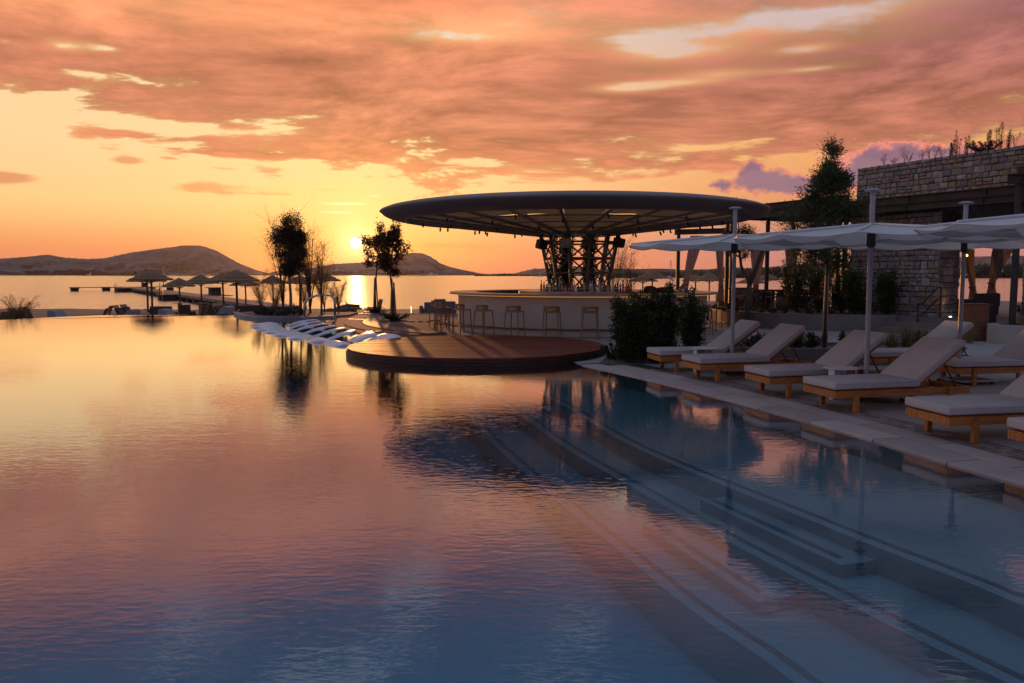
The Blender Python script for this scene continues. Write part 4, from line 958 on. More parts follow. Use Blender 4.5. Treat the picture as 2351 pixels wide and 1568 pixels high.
# furniture on the terrace
m_wood = mat('dark_wood', (.16, .075, .035), .55, (.10, .045, .022), 3, stretch=(1, 1, 6))
def table(label, px, yy, w, d, h, rz_=0.):
    q_ = W(px, 660, yy); t = thing('dining_table', label, 'table', (q_.x, yy, FZ), rz_)
    MB().cbox((0, 0, h - .03), (w, d, .06), .008).build('table_top', m_wood, t)
    for a in (-1, 1):
        for b in (-1, 1): MB().cbox((a*(w/2 - .06), b*(d/2 - .06), (h - .06)/2), (.08, .08, h - .06), .006).build('leg', m_wood, t)
    return t
table('tall wooden counter table behind the sapling under the pergola', 1866, 30.6, 1.45, .6, .92)
table('low dark table under the pergola by the sea side', 1700, 33.2, 1.2, .8, .74)
def chair(label, px, yy, rz_, m_=None):
    q_ = W(px, 700, yy); t = thing('dining_chair', label, 'chair', (q_.x, yy, FZ), rz_, 'wooden chairs under the pergola')
    MB().cbox((0, 0, .43), (.5, .48, .05), .01).build('seat', m_wood, t)
    for a in (-1, 1):
        for b in (-1, 1): MB().box((a*.225, b*.21, .205 if b > 0 else .36), (.045, .045, .41 if b > 0 else .72)).build('leg', m_wood, t)
        MB().cbox((a*.235, .0, .62), (.05, .48, .035), .006).build('armrest', m_wood, t)
    for k in range(2): MB().box((0, -.215, .55 + k*.13), (.42, .025, .075)).build('back_slat', m_wood, t)
    return t
chair('wooden armchair between the steel post and the basket planter', 1777, 30.2, .2)
chair('wooden armchair behind the curved planter, nearest the lone stool', 1701, 32.0, -2.8)
chair('wooden armchair in front of the tall counter table', 1836, 29.9, 2.9)
chair('wooden armchair in the dark beyond the doorway', 2262, 25.2, .6)
def sofa(label, px, yy, w, rz_, col='terrace_sofa'):
    q_ = W(px, 700, yy); t = thing('outdoor_sofa', label, 'sofa', (q_.x, yy, FZ), rz_); m_ = mat('sofa_dark', (.05, .04, .04), .9)
    MB().cbox((0, 0, .2), (w, .8, .34), .03).build('seat', m_, t); MB().cbox((0, -.36, .5), (w, .14, .42), .03).build('backrest', m_, t)
    for a in (-1, 1): MB().cbox((a*(w/2 - .06), 0, .42), (.12, .8, .22), .02).build('arm', m_, t)
sofa('dark sofa with its back to the pool, beside the steel post', 1745, 30.9, .85, 0.)
sofa('dark sofa at the end of the bar under the first curtain', 1690, 34.5, 1.6, 0.)
sofa('dark bench in the shade right of the doorway desk', 2240, 24.6, 1.0, .4)
# basket planter with clipped bush
bk = thing('basket_planter', 'big woven wicker basket pot under the clipped round bush', 'basket', (W(1802, 700, 29.6).x, 29.6, FZ))
m_wick = mat('wicker', (.24, .14, .085), .8, (.12, .07, .04), 20, bump=.003, bscale=60)
for k in range(13):
    z_ = .02 + k*.036; r_ = .27 + .07*sin(pi*(k + 2)/15); MB().tube([(r_*cos(a) + .0, r_*sin(a), z_ + .006*sin(a*12 + k*pi)) for a in np.linspace(0, 2*pi, 37)], .019, 5).build('cane', m_wick, bk, smooth=True)
MB().lathe([(.25, .0), (.32, .2), (.27, .45), (0, .45)], 20).build('liner', m_under, bk)
# pendant lanterns and lamps
for px, row, yy, lab in ((1866, 604, 30.8, 'dark woven pendant lantern over the counter table'), (1846, 532, 30.5, 'small dark pendant under the pergola roof')):
    q_ = W(px, row, yy); t = thing('pendant_lantern', lab, 'lamp', q_); hh = .34 if row > 580 else .18
    MB().lathe([(.05, hh/2), (.14, hh*.3), (.17, -hh/2), (.16, -hh/2)], 16).build('shade', m_wick, t, smooth='auto'); MB().tube([(0, 0, hh/2), (0, 0, 3.85 - q_.z)], .006, 4).build('cord', m_blk, t)
for px, row, yy, lab in ((2220, 586.7, 26.5, 'small glowing bulb hanging in the doorway'),):
    q_ = W(px, row, yy); t = thing('hanging_bulb', lab, 'lamp', q_); MB().lathe([(0, -.04), (.03, -.02), (.035, .0), (.015, .04), (0, .045)], 12).build('bulb', emat('bulb_glow', (1, .55, .15), 6), t, smooth=True); MB().tube([(0, 0, .04), (0, 0, 3.6 - q_.z)], .005, 4).build('cord', m_blk, t)
q_ = F2(3.36, -.2)
up_ = thing('floor_uplight', 'small floor light glowing at the foot of the doorway stones', 'lamp', (q_.x + .1, q_.y - .1, FZ)); MB().lathe([(.035, 0), (.035, .02), (0, .022)], 12).build('lens', emat('uplight_lens', (1, .8, .5), 9), up_)
l2 = bpy.data.lights.new('uplight', 'SPOT'); l2.energy = 5; l2.color = (1, .45, .12); l2.spot_size = R(70); l2.spot_blend = .8; l2.shadow_soft_size = .03
lo2 = bpy.data.objects.new('uplight', l2); COL.objects.link(lo2); lo2.parent = up_; lo2.location = (0, 0, .06); lo2.rotation_euler = (Vector((.25, .15, -1.))).to_track_quat('Z', 'Y').to_euler()
lo2.rotation_euler = (Vector((-.25, .12, 1.))).to_track_quat('-Z', 'Y').to_euler()
MB().box((13.2, 20.85, .5), (.001, .001, .001)) if False else None
# wall speaker
q_ = W(1936, 598, 27.9); t = thing('wall_speaker', 'slim black column speaker hanging at the edge of the stone wall', 'speaker', q_); MB().cbox((0, 0, 0), (.16, .16, 1.0), .01).build('cabinet', m_blk, t); MB().tube([(0, 0, .5), (0, 0, 3.7 - q_.z)], .01, 5).build('rod', m_blk, t)
# ------------------------------------------------------------------ plants
NPR = np.random.RandomState(5)
def leaf_mesh(name, P, D, ln, wd, m_, parent=None, droop=.25, **kw):
    """P, D: (n,3) arrays, a leaf at each point along D; two triangles each"""
    n = len(P); P = np.asarray(P, float); D = np.asarray(D, float); D = D/np.maximum(1e-6, np.linalg.norm(D, axis=1, keepdims=True))
    rnd = NPR.normal(size=(n, 3)); S = np.cross(D, rnd); S /= np.maximum(1e-6, np.linalg.norm(S, axis=1, keepdims=True))
    N = np.cross(S, D); l = (ln*NPR.uniform(.65, 1.25, n))[:, None]; w = (wd*NPR.uniform(.7, 1.2, n))[:, None]
    dz = np.zeros((n, 3)); dz[:, 2] = -droop
    v0 = P; v1 = P + D*l*.45 + S*w*.5 + N*w*.15; v3 = P + D*l*.45 - S*w*.5 + N*w*.15; v2 = P + D*l + dz*l
    V = np.stack([v0, v1, v2, v3], 1).reshape(-1, 3)
    me = bpy.data.meshes.new(name); me.vertices.add(4*n); me.vertices.foreach_set('co', V.ravel().astype(np.float32))
    me.loops.add(4*n); me.loops.foreach_set('vertex_index', np.arange(4*n, dtype=np.int32)); me.polygons.add(n)
    me.polygons.foreach_set('loop_start', np.arange(0, 4*n, 4, dtype=np.int32)); me.polygons.foreach_set('loop_total', np.full(n, 4, np.int32))
    me.update(calc_edges=True); me.materials.append(m_); return link(me, name, parent, **kw)
def leafm(name, a, b, thin=.25): return mat(name, a, .55, b, 1.3, contrast=.6, thin=thin, spec=.4)
lf_dark = leafm('leaf_dark', (.05, .07, .022), (.022, .032, .010)); lf_mid = leafm('leaf_mid', (.075, .09, .03), (.035, .045, .015)); lf_olive = leafm('leaf_olive', (.10, .11, .06), (.055, .06, .035))
lf_grass = leafm('leaf_straw', (.32, .25, .12), (.16, .14, .06)); lf_feather = leafm('leaf_feather', (.26, .16, .06), (.14, .085, .03), .45); lf_ever = leafm('leaf_fine', (.06, .085, .03), (.03, .045, .015))
lf_rust = leafm('leaf_rust', (.13, .05, .02), (.06, .03, .012), .45)
lf_brown = leafm('leaf_brown', (.055, .035, .016), (.028, .02, .01), .3)
fl_mauve = mat('petal_mauve', (.34, .26, .38), .7, (.26, .2, .32), 4, thin=.3)
m_bark = mat('bark', (.13, .095, .07), .9, (.07, .05, .04), 6, stretch=(1, 1, .3), bump=.01, bscale=20)
m_barkp = mat('pale_bark', (.24, .20, .17), .9, (.15, .12, .10), 5, stretch=(1, 1, .3), bump=.008, bscale=20)
m_twig = mat('twig', (.09, .06, .045), .9)
m_stake = mat('stake_wood', (.28, .19, .12), .8, (.2, .13, .08), 4, stretch=(1, 1, .3))
def V3(*a): return Vector(a)
def branchy(mb, p, d, L_, r, lev, rg, tips, spread=.6, kids=3, grav=.0, up=.25, seg=4):
    pts = [p.copy()]; rad = [r]; q = p.copy(); dd = d.normalized()
    for i in range(seg):
        dd = (dd + V3(rg.gauss(0, .12), rg.gauss(0, .12), rg.gauss(0, .08) + up*.15 - grav*.1*i)).normalized(); q = q + dd*(L_/seg); pts.append(q.copy()); rad.append(r*(1 - .45*(i + 1)/seg))
        if lev <= 1: tips.append((q.copy(), dd.copy()))
    mb.tube(pts, rad, 6 if r > .02 else 4, cap=False)
    if lev == 0: return
    for k in range(kids):
        i = rg.randint(1 if lev < 3 else 2, seg); a = rg.uniform(0, 2*pi); pr = dd.orthogonal().normalized(); pr.rotate(Matrix.Rotation(a, 3, dd))
        branchy(mb, pts[i], (dd*(1 - spread*.5) + pr*spread + V3(0, 0, up)).normalized(), L_*rg.uniform(.5, .75), rad[i]*.6, lev - 1, rg, tips, spread, kids, grav, up, seg)
def leaves_from(tips, n, jit, rg=NPR, outw=.6, up=.3):
    T = np.array([t[0] for t in tips]); D = np.array([t[1] for t in tips]); idx = rg.randint(0, len(T), n)
    P = T[idx] + rg.normal(size=(n, 3))*jit; DD = D[idx]*.6 + rg.normal(size=(n, 3))*outw; DD[:, 2] += up; return P, DD
def tree(name, label, loc, h, crown_h, crown_w, bark, leaf, nl, ln, wd, trunk_r=.05, seed=1, lev=3, trunk=None, spread=.55, jit=.08, droop=.25, cat='tree', kids=4, up=.25, outw=.7, cone=0):
    """h: height, crown from crown_h to h, crown_w half width"""
    rg = random.Random(seed); t = thing(name, label, cat, loc); tips = []; mb = MB()
    tp = trunk or [(0, 0, 0), (.03, 0, crown_h*.5), (0, .02, crown_h), (.04, 0, h*.8)]
    mb.tube(tp, list(np.linspace(trunk_r, trunk_r*.35, len(tp))), 8)
    nb_ = 26 if cone else 14
    for k in range(nb_):
        f = (k + .5)/nb_; z = crown_h + (h - crown_h)*f*.82; i = min(len(tp) - 2, int(np.searchsorted([p[2] for p in tp], z)) - 1); i = max(i, 0); a, b = Vector(tp[i]), Vector(tp[i + 1]); p = a.lerp(b, max(0, min(1, (z - a.z)/max(.01, b.z - a.z))))
        wz = crown_w*(1 - abs(f*2 - .85)**2.2*.75)
        if cone: wz = crown_w*(min(1, (f + .08)*3.2)*(1 - f)**.75*1.2 + .17)
        an = k*2.4 + rg.uniform(-.4, .4); L_ = max(.12, wz*rg.uniform(.55, 1.0))
        branchy(mb, p, V3(cos(an), sin(an), .45), L_*.8, trunk_r*.35, lev - 1, rg, tips, spread, kids, 0, up)
    branchy(mb, Vector(tp[-1]), V3(0, 0, 1), (h - tp[-1][2])*.8, trunk_r*.3, lev - 1, rg, tips, spread, kids, 0, up)
    mb.build('trunk', bark, t, smooth=True)
    P, D = leaves_from(tips, nl, jit, outw=outw); leaf_mesh('crown', P, D, ln, wd, leaf, t, droop)
    return t
def feathery(name, label, loc, h, n_st, spread, seed, nl, leaf=None, ln=.05, wd=.008, lean=(0, 0), base_r=.02, cat='shrub', low=.25, arch=1.):
    """airy plant: thin arching stems carrying fine foliage"""
    rg = random.Random(seed); t = thing(name, label, cat, loc); mb = MB(); tips = []
    for k in range(n_st):
        a = rg.uniform(0, 2*pi); hh = h*rg.uniform(.6, 1.); w = spread*rg.uniform(.3, 1.); pts = []; n_ = 9
        for i in range(n_ + 1):
            f = i/n_; x = (w*cos(a) + lean[0])*f**1.5 + rg.gauss(0, .012); y = (w*sin(a) + lean[1])*f**1.5 + rg.gauss(0, .012); z = hh*(f - .12*arch*f**3); pts.append(V3(x, y, z))
        mb.tube(pts, list(np.linspace(base_r, base_r*.2, n_ + 1)), 5, cap=False)
        for i in range(3, n_ + 1):
            if i/n_ < low: continue
            for q in range(3):
                d = (pts[i] - pts[i - 1]).normalized() + V3(rg.gauss(0, .6), rg.gauss(0, .6), rg.gauss(.1, .3)); L_ = h*.10*rg.uniform(.5, 1.4); e = [pts[i] + d*L_*u + V3(0, 0, -.12*L_*u*u) for u in (0, .33, .66, 1)]
                mb.tube(e, [base_r*.22, base_r*.16, base_r*.12, base_r*.08], 3, cap=False); tips += [(v, d) for v in e]
    mb.build('stems', m_twig, t)
    P, D = leaves_from(tips, int(nl*1.9), h*.022, outw=.5, up=.1); leaf_mesh('foliage', P, D, ln, wd, leaf or lf_feather, t, .3)
    return t
def shrub(name, label, loc, h, w, seed, nl, leaf, ln=.07, wd=.025, stems=9, cat='shrub', up=.5, shape=None, outw=.75):
    """leafy upright shrub clothed to the ground"""
    rg = random.Random(seed); t = thing(name, label, cat, loc); mb = MB(); tips = []
    for k in range(stems):
        a = 2*pi*k/stems + rg.uniform(-.3, .3); ww = w*rg.uniform(.15, 1.); hh = h*(1 - .35*(ww/w)**1.5)*rg.uniform(.72, 1.02); pts = [V3(ww*cos(a)*f**.8 + rg.gauss(0, .01), ww*.8*sin(a)*f**.8, hh*f) for f in np.linspace(0, 1, 9)]
        mb.tube(pts, list(np.linspace(.014, .004, 9)), 5, cap=False)
        for i in range(1, 9):
            tips.append((pts[i], (pts[i] - pts[i - 1]).normalized()))
            for q in range(2):
                d = V3(rg.gauss(0, 1), rg.gauss(0, 1), rg.uniform(.1, .9)).normalized(); L_ = h*.11*(1.3 - i/9); mb.tube([pts[i], pts[i] + d*L_], [.004, .002], 3, cap=False)
                for u in (.4, .75, 1): tips.append((pts[i] + d*L_*u, d))
    mb.build('stems', m_twig, t); P, D = leaves_from(tips, nl, h*.028, outw=outw, up=up); leaf_mesh('foliage', P, D, ln, wd, leaf, t, .15); return t
def tuft(name, label, loc, h, w, n, leaf, seed, wd=.008, cat='grass tuft'):
    rg = np.random.RandomState(seed); a = rg.uniform(0, 2*pi, n); r = rg.uniform(0, 1, n)**.7; P = np.stack([w*.25*r*np.cos(a), w*.25*r*np.sin(a), np.zeros(n)], 1)
    vs, fs = [], []
    for i in range(n):
        hh = h*rg.uniform(.55, 1.); dx, dy = w*r[i]*cos(a[i]), w*r[i]*sin(a[i]); px, py = P[i][0], P[i][1]; sx, sy = -sin(a[i])*wd/2, cos(a[i])*wd/2; b = len(vs)
        for f, k in ((0, 1), (.5, .8), (1, .1)): x, y, z = px + dx*f**1.6, py + dy*f**1.6, hh*(f - .18*f**3); vs += [(x - sx*k, y - sy*k, z), (x + sx*k, y + sy*k, z)]
        fs += [(b, b + 1, b + 3, b + 2), (b + 2, b + 3, b + 5, b + 4)]
    o = MB().add(vs, fs).build(name, leaf, label=label, cat=cat); o.location = loc; return o
def flowers(label, loc, h, w, n, seed, kind='flower clump'):
    rg = random.Random(seed); t = thing('flowering_plant', label, 'flowers', loc); mb = MB(); P, D, Q, E = [], [], [], []
    for k in range(n):
        a = rg.uniform(0, 2*pi); r = w*rg.uniform(0, 1)**.6; hh = h*rg.uniform(.6, 1); top = V3(r*cos(a), r*sin(a)*.6, hh); mb.tube([(top.x*.5, top.y*.5, 0), top*.95], .004, 3, cap=False)
        for i in range(14): P.append(top + V3(rg.gauss(0, .03), rg.gauss(0, .03), rg.gauss(0, .03))); D.append((rg.gauss(0, 1), rg.gauss(0, 1), rg.gauss(0, 1)))
        for i in range(22): f = rg.random(); Q.append(V3(top.x*(.5 + .5*f), top.y*(.5 + .5*f), hh*f*.8)); E.append((rg.gauss(0, 1), rg.gauss(0, 1), rg.uniform(0, 1)))
    mb.build('stems', m_twig, t); leaf_mesh('petals', P, D, .025, .018, fl_mauve, t, kind='stuff'); leaf_mesh('foliage', Q, E, .06, .016, lf_mid, t)

# shrubs in front of the bar
for px, row, h, w, sd, nl, lab in ((1440, 833, 1.42, .62, 3, 8500, 'broad dark laurel shrub at the pool corner, leaning towards the platform'), (1482, 824, 1.62, .50, 4, 7500, 'tallest dark laurel shrub in the clump before the bar'),
                                   (1526, 818, 1.62, .46, 5, 7000, 'dark laurel shrub beside the nearest end of the clump before the bar'), (1586, 806, 1.42, .31, 6, 4800, 'narrow dark laurel shrub standing apart before the bar end')):
    g = G(px, row); shrub('laurel_shrub', lab, (g.x, g.y, -.03), h, w, sd, nl, lf_dark, .085, .030, 13)
g = G(1500, 832); shrub('ground_shrub', 'low dark ground plant at the foot of the laurel shrubs by the coping', (g.x, g.y, -.03), .35, .8, 9, 3500, lf_dark, .05, .02, 14)
g = G(1410, 826); shrub('ground_shrub', 'low dark plant between the platform and the laurel shrubs', (g.x, g.y, -.03), .4, .45, 10, 2200, lf_dark, .05, .02, 10)
MB().prism([tuple(G(*p_).to_2d()) for p_ in ((1375, 836), (1400, 812), (1460, 800), (1560, 796), (1640, 800), (1640, 812), (1560, 830), (1520, 834), (1440, 838))], -.02, .014).build('soil_bed', m_under, kind='structure')
# saplings on the terrace
m_pit = mat('pit_edge', (.30, .24, .20), .6)
for (px, row, h, ch, cw, sd, lab, tr) in ((903, 737, 3.66, 1.65, .72, 11, 'slim staked sapling in the nearer round planting pit on the terrace', [(0, 0, 0), (.0, 0, .9), (-.10, 0, 1.8), (-.02, 0, 2.4), (.04, 0, 3.1)]),
                                       (863, 719, 3.85, 1.9, .85, 12, 'slim sapling with a drooping side branch behind the nearer one', [(0, 0, 0), (-.03, 0, 1.0), (.06, 0, 1.9), (.12, 0, 2.6), (.2, 0, 3.2)])):
    g = G(px, row); t = tree('sapling_tree', lab, (g.x, g.y, 0), h, ch, cw, m_bark, lf_rust, 2900, .15, .055, .05, sd, 3, tr, jit=.07, droop=.35, kids=3)
    MB().tube([(-.10, 0, 0), (-.03, 0, 1.6)], .035, 6).build('stake', m_stake, t); MB().tube([(.10, .05, 0), (.03, 0, 1.45)], .035, 6).build('stake', m_stake, t)
    MB().lathe([(.55, .0), (.62, .012), (.66, .012), (.66, 0)], 32).build('pit_rim', m_pit, t)
    shrub('pit_planting', 'ring of spiky low plants at the foot of the ' + ('nearer' if sd == 11 else 'farther') + ' sapling', (g.x, g.y, 0), .34 if sd == 11 else .3, .75, sd + 3, 1500, lf_dark, .09, .02, 16, 'plants')
# round planting bed at the pool's far end
rb = thing('round_planting_bed', 'low curved stone bed at the far end of the pool with trees and flowers', 'planting bed')
pl = smooth_poly(PLANT, 2); mid = Vector((-9.6, 34.6)); pin = [p_ + (mid - p_).normalized()*.3 for p_ in pl]
MB().prism([tuple(p_) for p_ in pl] + [tuple(p_) for p_ in pin[::-1]], -.9, .08).build('kerb', mat('blue_kerb', (.20, .21, .24), .6, (.15, .16, .19), 2), rb)
MB().prism([tuple(p_) for p_ in pin] + [(-12, 36.6), (-7.0, 36.2), (-6.9, 33.6)], -.9, .05).build('soil', m_under, rb)
def at(px, yy, z=.05): q_ = W(px, 700, yy); return (q_.x, yy, z)
tree('evergreen_tree', 'dense dark evergreen tree in the round bed, its trunk pale at the foot', at(667, 34.6), 4.15, 1.5, .84, m_barkp, lf_brown, 15000, .10, .04, .075, 21, 3, [(0, 0, 0), (.02, 0, .8), (-.03, 0, 1.6), (.05, 0, 2.6), (-.05, 0, 3.3)], jit=.12, kids=4, up=.45)
tree('evergreen_tree', 'smaller leader of the dark evergreen, right behind it', at(688, 35.0), 4.05, 1.9, .42, m_bark, lf_brown, 6000, .10, .04, .05, 22, 3, jit=.1, kids=4, up=.5)
feathery('tamarisk_tree', 'feathery tamarisk rising behind the dark evergreen on its sea side', at(650, 35.6), 4.75, 9, .8, 23, 5200, ln=.07, wd=.012, base_r=.03, cat='tree', low=.45)
feathery('tamarisk_tree', 'tall airy tamarisk between the evergreen and the sun', at(712, 35.2), 4.1, 9, .75, 24, 4200, ln=.07, wd=.012, base_r=.035, cat='tree', low=.4)
feathery('tamarisk_tree', 'short thin tamarisk crown before the straw parasol', at(738, 34.4), 3.3, 5, .35, 25, 2200, ln=.07, wd=.012, base_r=.028, cat='tree', low=.5)
for i, (px, yy, h, sp_, lab) in enumerate(((600, 36, 2.0, .75, 'feathery shrub at the jetty end of the round bed'), (632, 35.5, 1.7, .6, 'feathery shrub between the jetty and the evergreen trunk'), (700, 36, 1.9, .7, 'feathery shrub right behind the evergreen trunk'),
                                       (745, 35.6, 2.0, .6, 'feathery shrub beside the handrail'), (778, 35.8, 1.6, .6, 'thin feathery shrub nearest the glitter on the sea'))):
    feathery('tamarisk_shrub', lab, at(px, yy), h, 11, sp_, 30 + i, 2300, ln=.06, wd=.011, base_r=.014, low=.2)
for i, px in enumerate((592, 606, 622, 640, 655, 674, 690)): shrub('bed_plant', ordn[i] + ' leafy plant along the front of the round bed, counted from the jetty end', at(px, 33.0 + .3*abs(i - 3)), .42, .5, 40 + i, 900, lf_mid, .07, .02, 8, 'plant')
for i, px in enumerate((612, 634, 662, 684)): flowers(('mauve flowers by the jetty end of the round bed', 'mauve flowers left of the pale trunk', 'mauve flowers at the foot of the pale trunk', 'mauve flowers between trunk and handrail')[i], at(px, 32.6 + .3*abs(i - 2)), .55, .35, 16, 60 + i)
feathery('dry_shrub', 'wispy dry shrub at the beach edge in the far corner of the pool', (W(38, 700, 37).x, 37, gz(-24, 37) - .05), 1.75, 16, .75, 71, 3000, ln=.06, wd=.012, base_r=.014, low=.3, lean=(.2, 0))
feathery('dry_shrub', 'second wispy dry shrub cut by the frame edge', (W(5, 700, 36).x, 36, gz(-24, 37) - .05), 1.3, 12, .6, 72, 1800, ln=.06, wd=.012, base_r=.014, low=.2)
# olive, tall sapling, planting along the terrace
g = G(1716, 752)
tree('olive_tree', 'forked olive tree before the curved planter wall under the white sails', (g.x, g.y, 0), 3.62, 2.2, .85, m_bark, lf_olive, 5200, .075, .028, .10, 81, 3, [(0, 0, 0), (-.03, 0, .9), (.03, 0, 1.5), (-.25, 0, 2.0), (-.35, .05, 2.7)], jit=.08, kids=3)
t = COL.objects[-1].parent if COL.objects[-1].parent else None
MB().tube([(.03, 0, 1.45), (.22, .02, 1.9), (.42, 0, 2.5), (.55, 0, 3.1)], [.09, .08, .06, .03], 8).build('fork', m_bark, t, smooth=True)
g2 = (6.27, 15.95, .26)
rgq = random.Random(5)
tt = tree('silky_oak_tree', 'tall tapering feathery-leaved tree tied to bamboo stakes in the low bed', g2, 3.9, 1.35, 1.1, m_bark, lf_ever, 17000, .13, .017, .045, 82, 3, [(0, 0, 0), (.01, 0, 1.0), (-.01, 0, 2.0), (.04, 0, 2.8), (.02, 0, 3.6)], jit=.07, kids=4, up=.3, outw=.55, cone=1)
for dx in (.05, -.05): MB().tube([(dx, -.03, 0), (dx*.3, -.05, 2.15)], .014, 6).build('bamboo_stake', mat('bamboo', (.36, .28, .17), .6), tt)
shrub('fern_leaved_shrub', 'fern-leaved shrub reaching over the planter beside the basket', at(1830, 27.5, .44), 2.0, .95, 83, 4200, lf_ever, .16, .025, 12, outw=.5)
shrub('fern_leaved_shrub', 'fern-leaved shrub in front of the tall counter table', at(1880, 27.2, .44), 1.7, .8, 84, 3600, lf_ever, .15, .022, 12, outw=.5)
shrub('dark_shrub', 'dark leafy shrub against the stone wall, tallest in the planter', at(1962, 25.9, .44), 1.75, .62, 85, 6500, lf_dark, .07, .03, 14)
shrub('dark_shrub', 'dark leafy shrub against the stone wall next to the step rail', at(2034, 25.0, .44), 1.55, .55, 86, 5500, lf_dark, .07, .03, 14)
shrub('dark_shrub', 'dark mass of foliage at the brown post by the stone wall', at(1932, 27.0, .44), 1.5, .55, 87, 4500, lf_dark, .07, .03, 12)
for i, px in enumerate((1668, 1690, 1748, 1775, 1805, 1860, 1905, 1990)): shrub('planter_plant', ordn[i] + ' low leafy plant along the curved planter, counted from the bar', at(px, 27.9 - .28*i, .44), .38 + .1*(i % 3 == 0), .45, 90 + i, 900, lf_dark, .05, .018, 8, 'plant')
for i, (px, lab) in enumerate(((1733, 'mauve flowers beside the forked olive trunk'), (1712, 'mauve flowers left of the olive trunk in the curved planter'), (1838, 'mauve flowers in the curved planter below the basket'), (1694, 'mauve flowers near the bar end of the curved planter'))): flowers(lab, at(px, 27.3, .44), .75, .3, 13, 100 + i)
for i, (x, lab) in enumerate(((4.9, 'low green plants behind the back of the first lounger'), (5.7, 'spiky green plant behind the second lounger'), (6.0, 'low plants left of the bamboo stakes'), (6.7, 'low plants right of the bamboo stakes'), (7.25, 'dark green plant beside the straw grass'), (8.2, 'low plant at the far end of the low bed'))):
    shrub('bed_plant', lab, (x, 15.9, .25), .34, .33, 110 + i, 900, lf_mid, .08, .018, 9, 'plant')
for i, (x, y, h, lab) in enumerate(((7.55, 15.75, .62, 'straw coloured feather grass tuft leaning over the low bed'), (7.85, 15.8, .78, 'tallest straw coloured feather grass tuft in the low bed'), (8.15, 15.9, .6, 'straw coloured grass tuft right of the tallest one'))): tuft('feather_grass', lab, (x, y, .25), h, .32, 190, lf_grass, 120 + i)
tuft('feather_grass', 'straw grass tuft in front of the wooden reception desk', (11.75, 20.4, -.01), .75, .3, 150, lf_grass, 130)
tuft('feather_grass', 'straw grass tuft growing in the pale planter', (12.95, 20.1, .4), .6, .35, 150, lf_grass, 131)
shrub('grey_shrub', 'grey green shrub in the pale planter at the frame edge', (14.3, 20.3, .4), 1.2, .6, 132, 4500, lf_olive, .06, .025, 12)
shrub('grey_shrub', 'low dark shrub at the foot of the round steel column', (13.6, 20.9, .4), .7, .4, 133, 2200, lf_dark, .06, .025, 10)
shrub('small_shrub', 'small wiry plant on the ground beside the back lounger', (8.9, 15.9, -.01), .45, .28, 134, 900, lf_dark, .04, .02, 8)
bsh = thing('clipped_bush', 'round clipped dark bush growing in the wicker basket', 'bush', (W(1802, 700, 29.6).x, 29.6, FZ + .45)); nn = 2600
dirs = NPR.normal(size=(nn, 3)); dirs /= np.linalg.norm(dirs, axis=1, keepdims=True); dirs[:, 2] = np.abs(dirs[:, 2])*.85; leaf_mesh('foliage', dirs*(.30*NPR.uniform(.75, 1.02, (nn, 1))), dirs, .05, .02, lf_dark, bsh)
MB().lathe([(0, 0), (.24, .0), (.26, .1), (.15, .2), (0, .24)], 16).build('core', lf_dark, bsh, smooth=True)
# weeds on top of the high wall
def spike(label, s_, o_, h, w, n, seed, leaf=lf_olive):
    q_ = fp(s_, o_, 5.2); rg = random.Random(seed); t = thing('tall_weed', label, 'weed', q_); mb = MB(); P, D = [], []
    for k in range(n):
        a = rg.uniform(0, 2*pi); hh = h*rg.uniform(.65, 1.); x, y = w*cos(a)*rg.random(), w*sin(a)*rg.random(); mb.tube([(x*.6, y*.6, 0), (x, y, hh)], [.008, .003], 4, cap=False)
        for i in range(170): f = rg.random(); rr_ = .10*h*sin(pi*min(1, f*.9 + .1))**.7*rg.random(); b = rg.uniform(0, 2*pi); P.append((x*(.6 + .4*f) + rr_*cos(b), y + rr_*sin(b), hh*(.12 + .88*f))); D.append((cos(b)*.5, sin(b)*.5, 1))
    mb.build('stems', m_twig, t); leaf_mesh('foliage', P, D, .05, .010, leaf, t, 0)
spike('bushy upright weed, first tall one on the high wall', 3.28, -.25, .62, .16, 4, 140); spike('tallest of the upright weeds on the high wall', 3.48, -.25, .80, .14, 4, 141)
spike('upright weed, third in the first clump on the high wall', 3.72, -.28, .62, .1, 3, 142); spike('pair of upright weeds in the second clump on the high wall', 4.45, -.25, .66, .14, 4, 143); spike('tall weed at the middle of the second clump on the high wall', 4.72, -.3, .84, .12, 4, 144)
spike('upright weed at the end of the second clump on the high wall', 4.95, -.25, .62, .12, 3, 145)
shrub('wall_top_bush', 'leafy dark bush spilling among the weeds on the high wall', tuple(fp(4.3, -.3, 5.2)), .42, .6, 146, 2600, lf_dark, .05, .02, 14); shrub('wall_top_bush', 'big dark bush on the high wall at the frame edge', tuple(fp(5.75, -.4, 5.2)), .75, .6, 147, 5200, lf_dark, .06, .025, 14)
feathery('dry_weed', 'bare twiggy bush rising over the dark one on the high wall', tuple(fp(5.6, -.5, 5.2)), 1.15, 26, .4, 148, 500, ln=.03, wd=.006, base_r=.006, low=.5, arch=.2)
for i, (s_, h) in enumerate(((1.0, .42), (1.35, .25), (1.75, .55), (1.9, .35), (2.35, .38), (2.6, .5), (2.8, .45), (3.0, .4), (3.95, .35), (5.2, .5))):
    feathery('dry_weed', ordn[i] + ' thin dry weed on the high wall, counted from its free corner', tuple(fp(s_, -.2, 5.22)), h, 6, .14, 150 + i, 160, ln=.03, wd=.008, base_r=.005, low=.5, arch=.2)
MB().prism([tuple(F2(.2, -.12)), tuple(F2(7.3, -.12)), tuple(F2(7.3, -3)), tuple(F2(.2, -3))], 5.0, 5.2).build('roof_soil', m_under, kind='structure')
